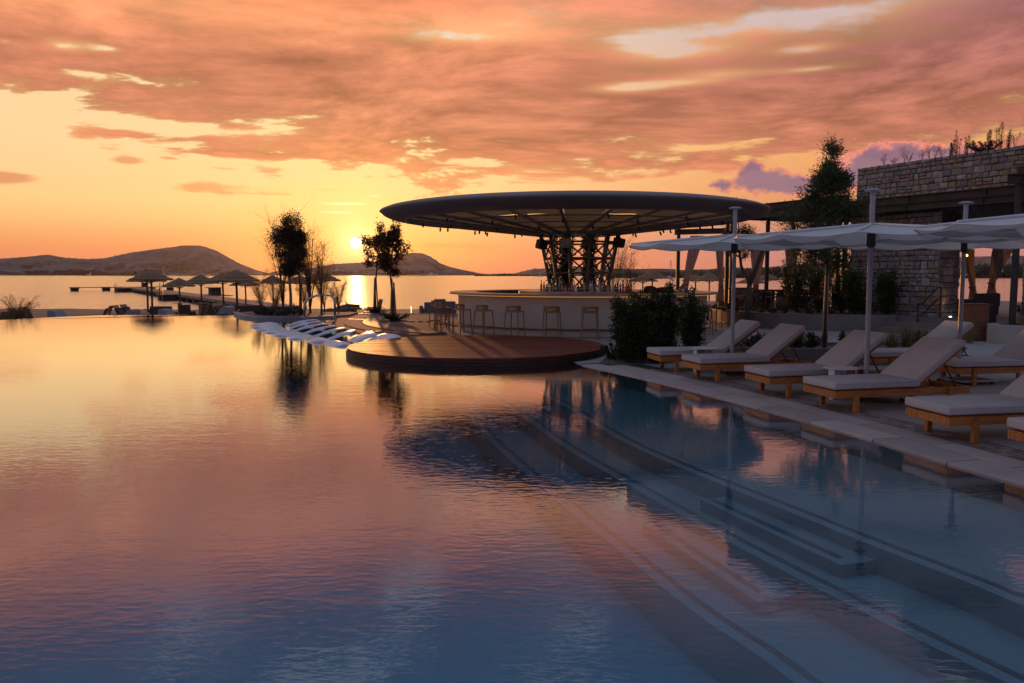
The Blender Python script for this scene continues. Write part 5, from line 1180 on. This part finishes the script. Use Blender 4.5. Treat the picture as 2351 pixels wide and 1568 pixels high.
# climbing plants inside the trunk and airy saplings behind the bar
def vine(label, dx, dy, seed, nl=2600):
    t = thing('climbing_vine', label, 'vine', (TC.x + dx, TC.y + dy, 0)); rg = random.Random(seed); mb = MB(); tips = []
    for k in range(5):
        pts = [V3(.10*sin(z*3 + k*1.3) + rg.gauss(0, .02), .1*cos(z*2.5 + k), z) for z in np.linspace(0, 3.0, 16)]; mb.tube(pts, .012, 4); tips += [(p_, V3(rg.gauss(0, 1), rg.gauss(0, 1), .2)) for p_ in pts[5:]]
    mb.build('stems', m_twig, t); P, D = leaves_from(tips, nl, .09, outw=1., up=-.2); leaf_mesh('foliage', P, D, .075, .05, lf_dark, t)
vine('leafy vine climbing the sofa side of the lattice trunk', -.42, .1, 160, 4200); vine('leafy vine climbing the pergola side of the lattice trunk', .35, .1, 161, 4200); vine('thin vine on the outside posts of the trunk', -.8, .4, 162, 900)
feathery('airy_sapling', 'tall airy sapling with bare stems beyond the bar, taller one', (W(1412, 700, 38).x, 38, gz(5, 38)), 4.4, 10, .75, 170, 2200, ln=.07, wd=.014, base_r=.022, cat='tree', low=.5, leaf=lf_olive)
feathery('airy_sapling', 'shorter airy sapling with bare stems beyond the bar', (W(1445, 700, 37).x, 37, gz(5, 38)), 3.4, 7, .55, 171, 1500, ln=.07, wd=.014, base_r=.022, cat='tree', low=.45, leaf=lf_olive)
shrub('beach_shrub', 'slim leafy shrub poking up behind the bar counter', (W(1540, 700, 36.5).x, 36.5, gz(8, 38)), 1.9, .3, 172, 900, lf_mid, .07, .03, 6)
# ------------------------------------------------------------------ beach: straw parasols
def thatch_mat():
    m = mat('thatch', (.34, .19, .095), .95, (.16, .09, .045), 5, stretch=(1, 1, .15), bump=.03, bscale=18, contrast=.6, thin=.08)
    return m
m_th = thatch_mat(); m_pole = mat('round_pole', (.13, .08, .05), .85, (.08, .05, .03), 3, stretch=(1, 1, .3))
def straw(label, px, eave_row, apex_row, half, Y, seed):
    rg = random.Random(seed); e = W(px, eave_row, Y); a = W(px, apex_row, Y); g = gz(e.x, Y); Rr = half/F*Y; H = a.z - e.z
    t = thing('straw_parasol', label, 'straw parasol', (e.x, Y, g), rg.uniform(0, 3), 'straw parasols on the beach')
    z0 = e.z - g
    MB().tube([(0, 0, -.3), (.02, 0, z0*.5), (0, 0, z0 + H*.9)], [.075, .07, .06], 8).build('pole', m_pole, t, smooth=True)
    for k, (ra, rb_, za, zb) in enumerate(((1.0, .52, .0, .42), (.74, .30, .27, .68), (.50, .0, .50, 1.0))):
        n = 30; mb = MB(); ro = [Rr*ra*(1 + rg.uniform(-.025, .025)) for _ in range(n)]; th = .07
        mb.add([(ro[i]*cos(2*pi*i/n), ro[i]*sin(2*pi*i/n), z0 + H*za - th + rg.uniform(-.02, .02)) for i in range(n)] + [(ro[i]*1.01*cos(2*pi*i/n), ro[i]*1.01*sin(2*pi*i/n), z0 + H*za + .02) for i in range(n)] +
               [(Rr*rb_*cos(2*pi*i/n) + .001*i, Rr*rb_*sin(2*pi*i/n), z0 + H*zb) for i in range(n)] + [(Rr*rb_*.9*cos(2*pi*i/n), Rr*rb_*.9*sin(2*pi*i/n), z0 + H*zb - th*1.2) for i in range(n)],
               [(j*n + i, j*n + (i + 1) % n, (j + 1) % 4*n + (i + 1) % n, (j + 1) % 4*n + i) for j in range(4) for i in range(n)])
        mb.build('thatch_tier', m_th, t)
    for i in range(6): an = i*pi/3; MB().tube([(0, 0, z0 - .25), (Rr*.6*cos(an), Rr*.6*sin(an), z0 + H*.1)], .018, 4).build('spoke', m_pole, t)
for i, (px, er, ar, hf, Y, lab) in enumerate((
    (346.8, 641, 618.7, 47, 54.4, 'largest straw parasol at the jetty head end, overlapping the one behind'), (336.7, 644.6, 625, 43.4, 59, 'straw parasol tucked behind the largest one at the jetty head end'),
    (411.7, 655.6, 637.3, 35.2, 64, 'lowest small straw parasol in front of the jetty'), (461, 649.7, 629, 38, 66, 'straw parasol beside the low small one, over the grey lounge chair'),
    (511, 646, 625.9, 39.5, 63, 'straw parasol half behind the big central one'), (542.4, 643.9, 618.5, 51.9, 49, 'big straw parasol nearest the wood-backed chairs by the round bed'),
    (563, 654, 640, 34.4, 72, 'small straw parasol below the big one by the round bed'), (626, 649, 631, 32.5, 70, 'straw parasol just before the dark evergreen tree'),
    (690, 649.4, 632, 41.9, 61, 'straw parasol hidden behind the dark evergreen trunk'), (737, 643.4, 622, 44, 58, 'straw parasol under the short tamarisk, nearest the sun'),
    (1497.7, 637.9, 618.3, 36, 73, 'straw parasol behind the bar, taller of two'), (1476, 644.7, 631, 32.8, 78, 'straw parasol behind the bar, lower of two'),
    (1597, 643.7, 629, 31, 82, 'straw parasol behind the first curtain'), (1628.6, 643.7, 625, 33, 79, 'straw parasol between the two curtains'),
    (1725, 649, 636, 34, 74, 'straw parasol behind the forked olive trunk'), (1761, 641.6, 628, 34, 71, 'straw parasol behind the square steel post'), (1825.8, 650, 638, 31, 74, 'straw parasol behind the brown curtain'), (1862, 641, 628, 34, 72, 'straw parasol behind the tall counter table'))):
    straw(lab, px, er, ar, hf, Y, 200 + i)
# beach seating
m_bwood = mat('beach_wood', (.34, .18, .075), .6, (.22, .11, .05), 2, stretch=(1, 6, 1), per=.2); m_bcush = mat('dark_cushion', (.075, .05, .045), .95, (.055, .04, .035), 4)
m_grey = mat('grey_upholstery', (.27, .27, .28), .95, (.22, .22, .23), 3, bump=.001, bscale=90); m_blue = mat('blue_grey_sofa', (.14, .14, .16), .95, (.11, .11, .125), 3); m_tan = mat('tan_pad', (.34, .26, .19), .9)
def wood_chair(label, px, Y, rz_, s=1.):
    q_ = W(px, 700, Y); t = thing('wood_lounge_chair', label, 'lounge chair', (q_.x, Y, gz(q_.x, Y)), rz_, 'wood-backed lounge chairs on the beach'); t.scale = (s,)*3
    M = Matrix.Translation((-.42, 0, .22)) @ Matrix.Rotation(R(-24), 4, 'Y')
    MB().box((0, 0, .40), (.03, .62, .86), M=M).build('back_board', m_bwood, t); mb = MB(); rbox(mb, (.07, 0, .36), (.12, .56, .6), .03, .04, M=M); mb.build('back_cushion', m_bcush, t, smooth='auto')
    MB().cbox((.12, 0, .2), (1.2, .66, .07), .01).build('seat_frame', m_bwood, t); mb = MB(); rbox(mb, (.16, 0, .29), (1.1, .6, .10), .03, .05); mb.build('seat_cushion', m_bcush, t, smooth='auto')
    for a in (-1, 1):
        for b in (-.4, .6): MB().box((b, a*.28, .085), (.06, .06, .17)).build('leg', m_bwood, t)
def grey_lounge(label, px, Y, rz_, s=1.):
    q_ = W(px, 700, Y); t = thing('grey_lounge_seat', label, 'lounge seat', (q_.x, Y, gz(q_.x, Y)), rz_, 'grey upholstered lounge seats on the beach'); t.scale = (s,)*3
    pr = [(-.62, .0), (-.64, .80), (-.60, .86), (-.40, .86), (-.34, .82), (-.02, .33), (.9, .25), (.95, .2), (.95, 0)]; n = len(pr)
    vs = [(x, -.42, z) for x, z in pr] + [(x, .42, z) for x, z in pr]
    MB().add(vs, [tuple(range(n)), tuple(range(n, 2*n))[::-1]] + [(i, n + i, n + (i + 1) % n, (i + 1) % n) for i in range(n)]).build('shell', m_grey, t)
    mb = MB(); rbox(mb, (.42, 0, .30), (1.0, .78, .08), .03, .06); mb.build('seat_pad', m_grey, t, smooth='auto')
wood_chair('wood-backed chair nearest the director chair', 66, 37.3, .15); wood_chair('wood-backed chair with dark cushion reclining beside the director chair', 84, 38.2, -.1)
wood_chair('wood-backed chair seen from behind, first of the pair alone on the beach', 213, 38.8, R(200)); wood_chair('wood-backed chair seen from behind, second of the pair alone on the beach', 219, 40.0, R(188))
wood_chair('wood-backed chair at the pole of the largest straw parasol', 303, 39.5, .1, 1.05); wood_chair('second wood-backed chair at the pole of the largest straw parasol', 318, 40.6, .0, 1.05)
wood_chair('wood-backed chair turned away under the low small straw parasol', 442, 40.8, R(190), 1.08); wood_chair('wood-backed chair with brown cushion under the big straw parasol', 530, 40.2, .0, 1.12); wood_chair('second wood-backed chair with brown cushion, next to the round bed', 541, 41.5, .0, 1.12)
grey_lounge('grey lounge seat furthest along the pool edge towards the sea', 150, 37.6, 0.); grey_lounge('grey lounge seat facing the sea side, next to the two wood-backed chairs', 283, 38.6, R(183)); grey_lounge('grey lounge seat between the low wood table and the small parasol pole', 401, 38.9, -.05)
grey_lounge('largest grey lounge seat, facing the tan ottoman', 497, 39.2, R(181), 1.15)
def bsofa(label, px, Y, w, rz_=0., m_=None, h=.7, nm='beach_sofa', grp='dark sofas on the beach'):
    q_ = W(px, 700, Y); t = thing(nm, label, 'sofa', (q_.x, Y, gz(q_.x, Y)), rz_, grp); m_ = m_ or m_bcush
    MB().cbox((0, 0, .2), (w, .85, .32), .03).build('seat', m_, t); MB().cbox((0, -.37, h*.62), (w, .16, h*.72), .04).build('backrest', m_, t)
    for a in (-1, 1): MB().cbox((a*(w/2 - .07), .02, .34), (.14, .82, .3), .03).build('arm', m_, t)
bsofa('dark sofa seen from behind beside the largest straw parasol pole', 376, 43.5, 1.15, h=.86); bsofa('dark sofa behind the wood table near the small parasol', 430, 45, .6, h=.9); bsofa('dark sofa behind the largest grey lounge seat', 486, 44, .75, h=.9); bsofa('long dark sofa behind the largest grey lounge seat', 524, 46, 1.1, h=.85)
bsofa('dark sofa beyond the wood-backed chairs by the round bed', 572, 46, .8, h=.82); bsofa('dark low sofa at the near edge of the round bed', 596, 47, .8, h=.8)
def low_table(label, px, Y, w, m_=None, h=.3, nm='low_table', cat='table'):
    q_ = W(px, 700, Y); t = thing(nm, label, cat, (q_.x, Y, gz(q_.x, Y))); m_ = m_ or m_bwood
    MB().lathe([(w*.42, 0), (w*.5, .02), (w*.5, h - .03), (w*.46, h), (0, h)], 20).build('body', m_, t, smooth='auto'); return t
low_table('tan round ottoman between two lounge seats by the parasol', 456, 38.5, .58, m_tan, .34, 'ottoman', 'ottoman'); low_table('tan long pad beside the two wood-backed chairs', 210, 37.5, .62, m_tan, .34, 'ottoman', 'ottoman')
def btable(label, px, Y, w, h):
    q_ = W(px, 700, Y); t = thing('beach_table', label, 'table', (q_.x, Y, gz(q_.x, Y))); MB().cbox((0, 0, h - .02), (w, .5, .04), .006).build('table_top', m_bwood, t); MB().cbox((0, 0, h/2 - .02), (w*.3, .25, h - .04), .01).build('pedestal', m_bwood, t)
btable('low wooden table between the chairs and the grey lounge seat', 372, 39.0, .72, .42); btable('small table at the foot of the largest straw parasol', 349, 47, .9, .55); btable('small dark table at the low small parasol pole', 413, 52, .65, .75); btable('small dark table at the parasol pole behind the ottoman', 461, 52, .7, .75)
# director chair and bench in the far corner
q_ = W(42, 700, 37.5); dc = thing('director_chair', 'folding director chair with canvas back in the far corner by the dry shrub', 'chair', (q_.x, 37.5, gz(q_.x, 37.5)), .5)
MB().cbox((0, -.24, .78), (.56, .02, .22), .005).build('canvas_back', m_tan, dc); MB().cbox((0, 0, .45), (.5, .42, .02), .004).build('canvas_seat', m_tan, dc)
for a in (-1, 1):
    MB().tube([(a*.27, -.24, .0), (a*.27, -.24, .9)], .016, 6).build('post', m_bwood, dc); MB().cbox((a*.27, 0, .64), (.04, .5, .025), .004).build('armrest', m_bwood, dc)
    for yy in (-.2, .2): MB().tube([(a*.26, yy, .0), (-a*.26, yy, .45)], .014, 6).build('cross_leg', m_bwood, dc)
q_ = W(13, 700, 37.2); bx = thing('wooden_bench_box', 'dark wooden bench box at the frame edge by the dry shrub', 'bench', (q_.x, 37.2, gz(q_.x, 37.2)), .2)
MB().cbox((0, 0, .42), (.62, .5, .06), .01).build('seat', m_wood, bx)
for k in range(4): MB().box((0, -.24, .08 + k*.17), (.6, .03, .15)).build('slat', m_wood, bx)
MB().cbox((0, .22, .55), (.6, .05, .5), .01).build('backrest', m_wood, bx)
# blue grey armchairs by the bar, driftwood, stacked boards
bsofa('blue grey armchair nearest the terrace, at the edge of the bar', 990, 41.5, .72, .1, m_blue, .72, 'beach_armchair', 'blue grey armchairs by the bar'); bsofa('taller blue grey armchair behind the nearest one', 1013, 43.5, .62, -.1, m_blue, .86, 'beach_armchair', 'blue grey armchairs by the bar'); bsofa('blue grey armchair half hidden behind the bar stools', 1034, 42.5, .6, 0, m_blue, .75, 'beach_armchair', 'blue grey armchairs by the bar')
bsofa('low blue grey footrest seat beside the nearest armchair', 975, 42.2, .5, .2, m_blue, .36, 'beach_armchair', 'blue grey armchairs by the bar')
def log(label, pts, r, nm='driftwood_log'):
    o = MB(); o.tube(pts, r, 8); ob = o.build(nm, m_bark, smooth=True, label=label, cat='log'); return ob
y_ = 44
log('driftwood log with a raised branch in front of the sun glitter', [W(772, 709, y_), W(790, 704, y_), W(800, 703, y_), W(826, 702.5, y_)], [.10, .12, .14, .09]); MB().tube([W(801, 703, y_), W(797, 697, y_), W(792, 692, y_)], [.06, .04, .02], 6).build('broken_branch', m_bark, smooth=True, label='thin broken branch sticking up from the driftwood', cat='branch')
log('thick dark log lying behind the handrail', [W(772, 712, 43), W(800, 711, 43), W(802, 713, 43)], [.16, .18, .1]); log('long dark log at the edge of the terrace under the handrail end', [W(776, 716, 42), W(806, 709.5, 42)], [.12, .1])
st = thing('stacked_boards', 'pile of dark boards stacked behind the farther sapling', 'boards', (W(852, 700, 42).x, 42, gz(-7, 42)))
for k in range(5): MB().cbox((-.08*(k % 2) + .02*k, 0, .07 + k*.085), (.72 - .06*k, .5, .07), .01, .06*k - .1).build('board', m_wood, st)
q_ = W(866, 700, 41.5); t = thing('leaning_board', 'thick board standing tilted against the farther sapling', 'board', (q_.x, 41.5, gz(q_.x, 41.5)), 0.); MB().cbox((0, 0, .42), (.2, .08, .9), .01).build('plank', m_bwood, t); t.rotation_euler = (0, R(14), 0)
q_ = W(816, 700, 43.5); t = thing('stone_bench', 'small flat bench lit from behind at the beach edge', 'bench', (q_.x, 43.5, gz(q_.x, 43.5)), .0); MB().cbox((0, 0, .36), (.66, .4, .12), .01).build('seat', m_bwood, t); MB().cbox((-.1, 0, .15), (.3, .34, .3), .01).build('foot', m_wood, t)
for px, Y, s_ in ((758, 43, .34), (746, 44, .3), (768, 44.5, .22)):
    q_ = W(px, 700, Y); o = MB(); o.lathe([(0, 0), (s_, .05), (s_*1.1, s_*.8), (s_*.6, s_*1.5), (0, s_*1.6)], 9); o.build('boulder', m_bark, label={758: 'dark boulder behind the handrail', 746: 'dark boulder left of the handrail top', 768: 'smallest dark boulder beside the handrail'}[px], cat='rock').location = (q_.x, Y, gz(q_.x, Y) - .05)
for px, row in ((967, 706), (944, 708), (1017, 707)):
    q_ = W(px, row, 46); t = thing('path_light', {967: 'tiny glowing path light beside the blue grey seats', 944: 'tiny glowing path light on the beach path', 1017: 'tiny path light in front of the armchairs'}[px], 'lamp', (q_.x, 46, gz(q_.x, 46)), 0); MB().lathe([(.02, 0), (.02, .3), (.035, .31), (.035, .36), (0, .37)], 8).build('lens', emat('path_glow', (1, .85, .6), 2.0), t)

# ------------------------------------------------------------------ jetty
JA = Vector((-20.5, 72)); JB = Vector((-89.5, 187)); JD = (JB - JA).normalized(); JN = Vector((JD.y, -JD.x)); JL = (JB - JA).length; JZ = -1.12
m_jet = mat('jetty_planks', (.24, .12, .065), .6, (.14, .07, .04), 1.2, stretch=(1, 1, 1)); m_jb = mat('jetty_beam', (.26, .19, .13), .8, (.16, .11, .08), .8); m_jd = mat('jetty_block', (.06, .045, .04), .9)
jt = thing('jetty', 'long wooden jetty on piers running out into the bay with a cross head', 'jetty')
def jp(s, o, z): v = JA + JD*s + JN*o; return (v.x, v.y, z)
def jbox(name, s0, s1, o0, o1, z0, z1, m_, par=None): 
    vs = [jp(s, o, z) for z in (z0, z1) for s, o in ((s0, o0), (s1, o0), (s1, o1), (s0, o1))]; return MB().add(vs, [(3, 2, 1, 0), (4, 5, 6, 7), (0, 1, 5, 4), (1, 2, 6, 5), (2, 3, 7, 6), (3, 0, 4, 7)]).build(name, m_, par or jt)
k = 0
while k < JL: jbox('deck_panel', k + .02, min(k + 3.0, JL) - .02, -1.5, 1.5, JZ - .08 + RNG.uniform(-.01, .01), JZ, m_jet); k += 3.0
jbox('edge_beam', 0, JL, -1.46, -1.30, JZ - .34, JZ - .09, m_jb); jbox('edge_beam', 0, JL, 1.30, 1.46, JZ - .34, JZ - .09, m_jb)
k = 3
while k < JL - 3:
    pr_ = jbox('pier', k, k + .55, -1.25, 1.25, -2.6, JZ - .35, m_jd); jbox('pier_cap', k - .1, k + .65, -1.62, 1.62, JZ - .36, JZ - .17, m_jb, pr_); jbox('pier_face', k - .03, k + .05, -1.56, -1.3, -2.5, JZ - .36, m_jb, pr_); k += 5.2
for s_, o0, o1 in ((52, -3.6, -1.5), (JL - 18, -4.4, -1.5)):
    jbox('landing', s_, s_ + 7, o0, o1, JZ - .1, JZ - .01, m_jet); jbox('landing_block', s_ + .5, s_ + 3, o0 + .2, o1, -2.6, JZ - .12, m_jd); jbox('landing_block', s_ + 4.5, s_ + 6.5, o0 + .2, o1, -2.6, JZ - .12, m_jd)
jbox('landing', 42, 52, 1.5, 4.2, JZ - .1, JZ - .01, m_jet); jbox('cabinet', 44, 46.2, 1.7, 3.0, JZ, JZ + 1.0, m_jd); jbox('cabinet_top', 43.5, 47.0, 1.4, 3.3, JZ + 1.0, JZ + 1.08, m_jb)
jbox('head_left', JL - 1.5, JL + 1.5, -12.5, -1.5, JZ - .14, JZ, m_jet); jbox('head_right', JL - 1.5, JL + 1.5, 1.5, 10, JZ - .14, JZ, m_jet)
for o_ in (-12.2, -5.8): jbox('head_block', JL - .8, JL + .8, o_, o_ + 1.6, -2.6, JZ - .2, m_jd); jbox('pier_cap', JL - .9, JL + .9, o_ - .2, o_ + 1.8, JZ - .3, JZ - .15, m_jb)
for o_ in (4, 8): jbox('head_block', JL - .8, JL + .8, o_, o_ + 1.4, -2.6, JZ - .2, m_jd)
jbox('cabinet', JL - 6, JL - 4.4, 2.0, 3.2, JZ, JZ + 1.0, m_jd)
for s_, o_ in ((54.5, -3.6), (JL - 15.5, -4.4), (JL - 4, 6)):
    for d_ in (0, .55):
        MB().tube([jp(s_ + d_, o_, -2.4), jp(s_ + d_, o_, JZ + .85), jp(s_ + d_, o_ + .35, JZ + .95), jp(s_ + d_, o_ + .5, JZ)], .035, 5).build('ladder_rail', m_dark, jt)
    for z_ in (-1.9, -1.6, -1.3): MB().tube([jp(s_, o_, z_), jp(s_ + .55, o_, z_)], .025, 4).build('ladder_rung', m_dark, jt)
q_ = W(376, 658, 184); lp = thing('jetty_lamp_post', 'pale lamp post with a bracket arm and red lamp at the jetty head', 'lamp post', (q_.x, 184, JZ))
MB().tube([(0, 0, 0), (0, 0, 4.9)], .13, 8).build('post', m_mast, lp); MB().tube([(0, 0, 4.0), (.55, 0, 4.7), (.75, 0, 5.1)], .05, 6).build('arm', m_mast, lp); MB().tube([(0, 0, 2.6), (.5, 0, 3.1)], .05, 6).build('lower_arm', m_mast, lp); MB().lathe([(0, 5.0), (.16, 5.15), (.16, 5.35), (0, 5.45)], 10, c=(.75, 0, 0)).build('lamp', mat('red_lamp', (.5, .12, .1), .5), lp)
# ------------------------------------------------------------------ boats, houses
m_hull = mat('white_hull', (.62, .60, .58), .4, (.55, .53, .52), 1)
def sail(label, px, Y, L_, mast, masts=((0,),), rz_=0.):
    q_ = W(px, 640, Y); t = thing('sailing_yacht', label, 'sailboat', (q_.x, Y, -2), rz_, 'boats moored in the bay')
    st_ = [(-.5, .10, .9), (-.35, .16, .8), (0, .18, .75), (.3, .12, .85), (.5, .01, 1.0)]; mb = MB(); vs = []
    for x, w, h in st_: vs += [(x*L_, -w*L_, h*.09*L_), (x*L_, -w*L_*.6, -.2), (x*L_, w*L_*.6, -.2), (x*L_, w*L_, h*.09*L_)]
    fs = [(4*i + j, 4*i + 4 + j, 4*i + 4 + (j + 1) % 4, 4*i + (j + 1) % 4) for i in range(4) for j in range(4)] + [(0, 1, 2, 3), (19, 18, 17, 16)]
    mb.add(vs, fs).build('hull', m_hull, t); MB().cbox((-.03*L_, 0, .12*L_), (.35*L_, .16*L_, .07*L_), .1).build('cabin', m_hull, t)
    for mx in masts:
        x = mx[0]*L_; MB().tube([(x, 0, .08*L_), (x, 0, mast)], .16, 6).build('mast', m_mast, t); MB().tube([(x, 0, .2*L_), (x - .33*L_, 0, .21*L_)], .18, 6).build('boom', m_mast, t)
        MB().tube([(x, 0, mast*.97), (.49*L_, 0, .1*L_)], .06, 4).build('forestay', m_mast, t); MB().tube([(x, 0, mast*.97), (-.5*L_, 0, .1*L_)], .04, 4).build('backstay', m_mast, t)
sail('sailing yacht with twin tall masts beside the first pergola post', 1537, 840, 13, 18.5, ((.08,), (.14,)), .5); sail('sailing yacht whose mast rises over the straw parasols behind the bar', 1490, 900, 11, 16, ((.05,),), .9)
def motor(label, px, Y, L_, rz_=0.):
    q_ = W(px, 640, Y); t = thing('motor_boat', label, 'motor boat', (q_.x, Y, -2), rz_, 'boats moored in the bay')
    st_ = [(-.5, .14, .9), (-.2, .17, .9), (.2, .15, 1.0), (.5, .01, 1.3)]; vs = []
    for x, w, h in st_: vs += [(x*L_, -w*L_, h*.1*L_), (x*L_, -w*L_*.6, -.2), (x*L_, w*L_*.6, -.2), (x*L_, w*L_, h*.1*L_)]
    MB().add(vs, [(4*i + j, 4*i + 4 + j, 4*i + 4 + (j + 1) % 4, 4*i + (j + 1) % 4) for i in range(3) for j in range(4)] + [(0, 1, 2, 3), (15, 14, 13, 12)]).build('hull', m_hull, t)
    MB().cbox((-.08*L_, 0, .15*L_), (.45*L_, .22*L_, .12*L_), .1).build('cabin', m_hull, t); MB().box((-.06*L_, 0, .165*L_), (.46*L_, .225*L_, .04*L_)).build('window_band', m_blk, t); MB().cbox((-.12*L_, 0, .24*L_), (.25*L_, .18*L_, .05*L_), .05).build('flybridge', m_hull, t)
motor('white motor boat beyond the airy saplings behind the bar', 1434, 950, 9.5, .1); motor('small white motor boat between post and brown curtain', 1796, 760, 5.0, .3); motor('small low boat on the water left of the lattice trunk', 1238, 1500, 13, 3.1)
motor('white ferry lying under the foot of the second hill', 993, 3000, 42, .0); motor('small boat seen through the trunk lattice', 1395, 1100, 8, .4)
m_house = mat('house_wall', (.55, .48, .42), .8)
for px, row, w, h, lab in ((2211, 612, 11, 5, 'pale flat-roofed house on the far shore seen through the doorway'), (2222, 622, 9, 3.4, 'low white house beside the taller one on the far shore'), (2290, 612, 9, 4, 'small house with red roof on the far wooded shore')):
    q_ = W(px, row, 880); t = thing('far_house', lab, 'house', (q_.x, 880, q_.z - h - 1)); hw_ = MB().box((0, 0, h/2), (w, 7, h + 2)).build('wall', m_house, t); MB().box((0, 0, h + 1.15), (w + .6, 7.6, .3)).build('roof', mat('red_tile', (.25, .09, .05), .9) if 'red' in lab else m_house, t)
    for k in range(3): MB().box((-w/3 + k*w/3, -3.52, h*.6), (1.2, .06, 1.4)).build('window', m_blk, hw_)
# ------------------------------------------------------------------ haze over the bay
hm = bpy.data.materials.new('haze'); hm.use_nodes = True; ht = hm.node_tree; ht.nodes.clear()
hv = ht.nodes.new('ShaderNodeVolumePrincipled'); hv.inputs['Color'].default_value = (.88, .80, .84, 1); hv.inputs['Density'].default_value = .00002; hv.inputs['Anisotropy'].default_value = .65
ho = ht.nodes.new('ShaderNodeOutputMaterial'); ht.links.new(hv.outputs[0], ho.inputs['Volume'])
MB().box((0, 3350, 76), (15000, 7300, 164)).build('haze', hm, kind='stuff')
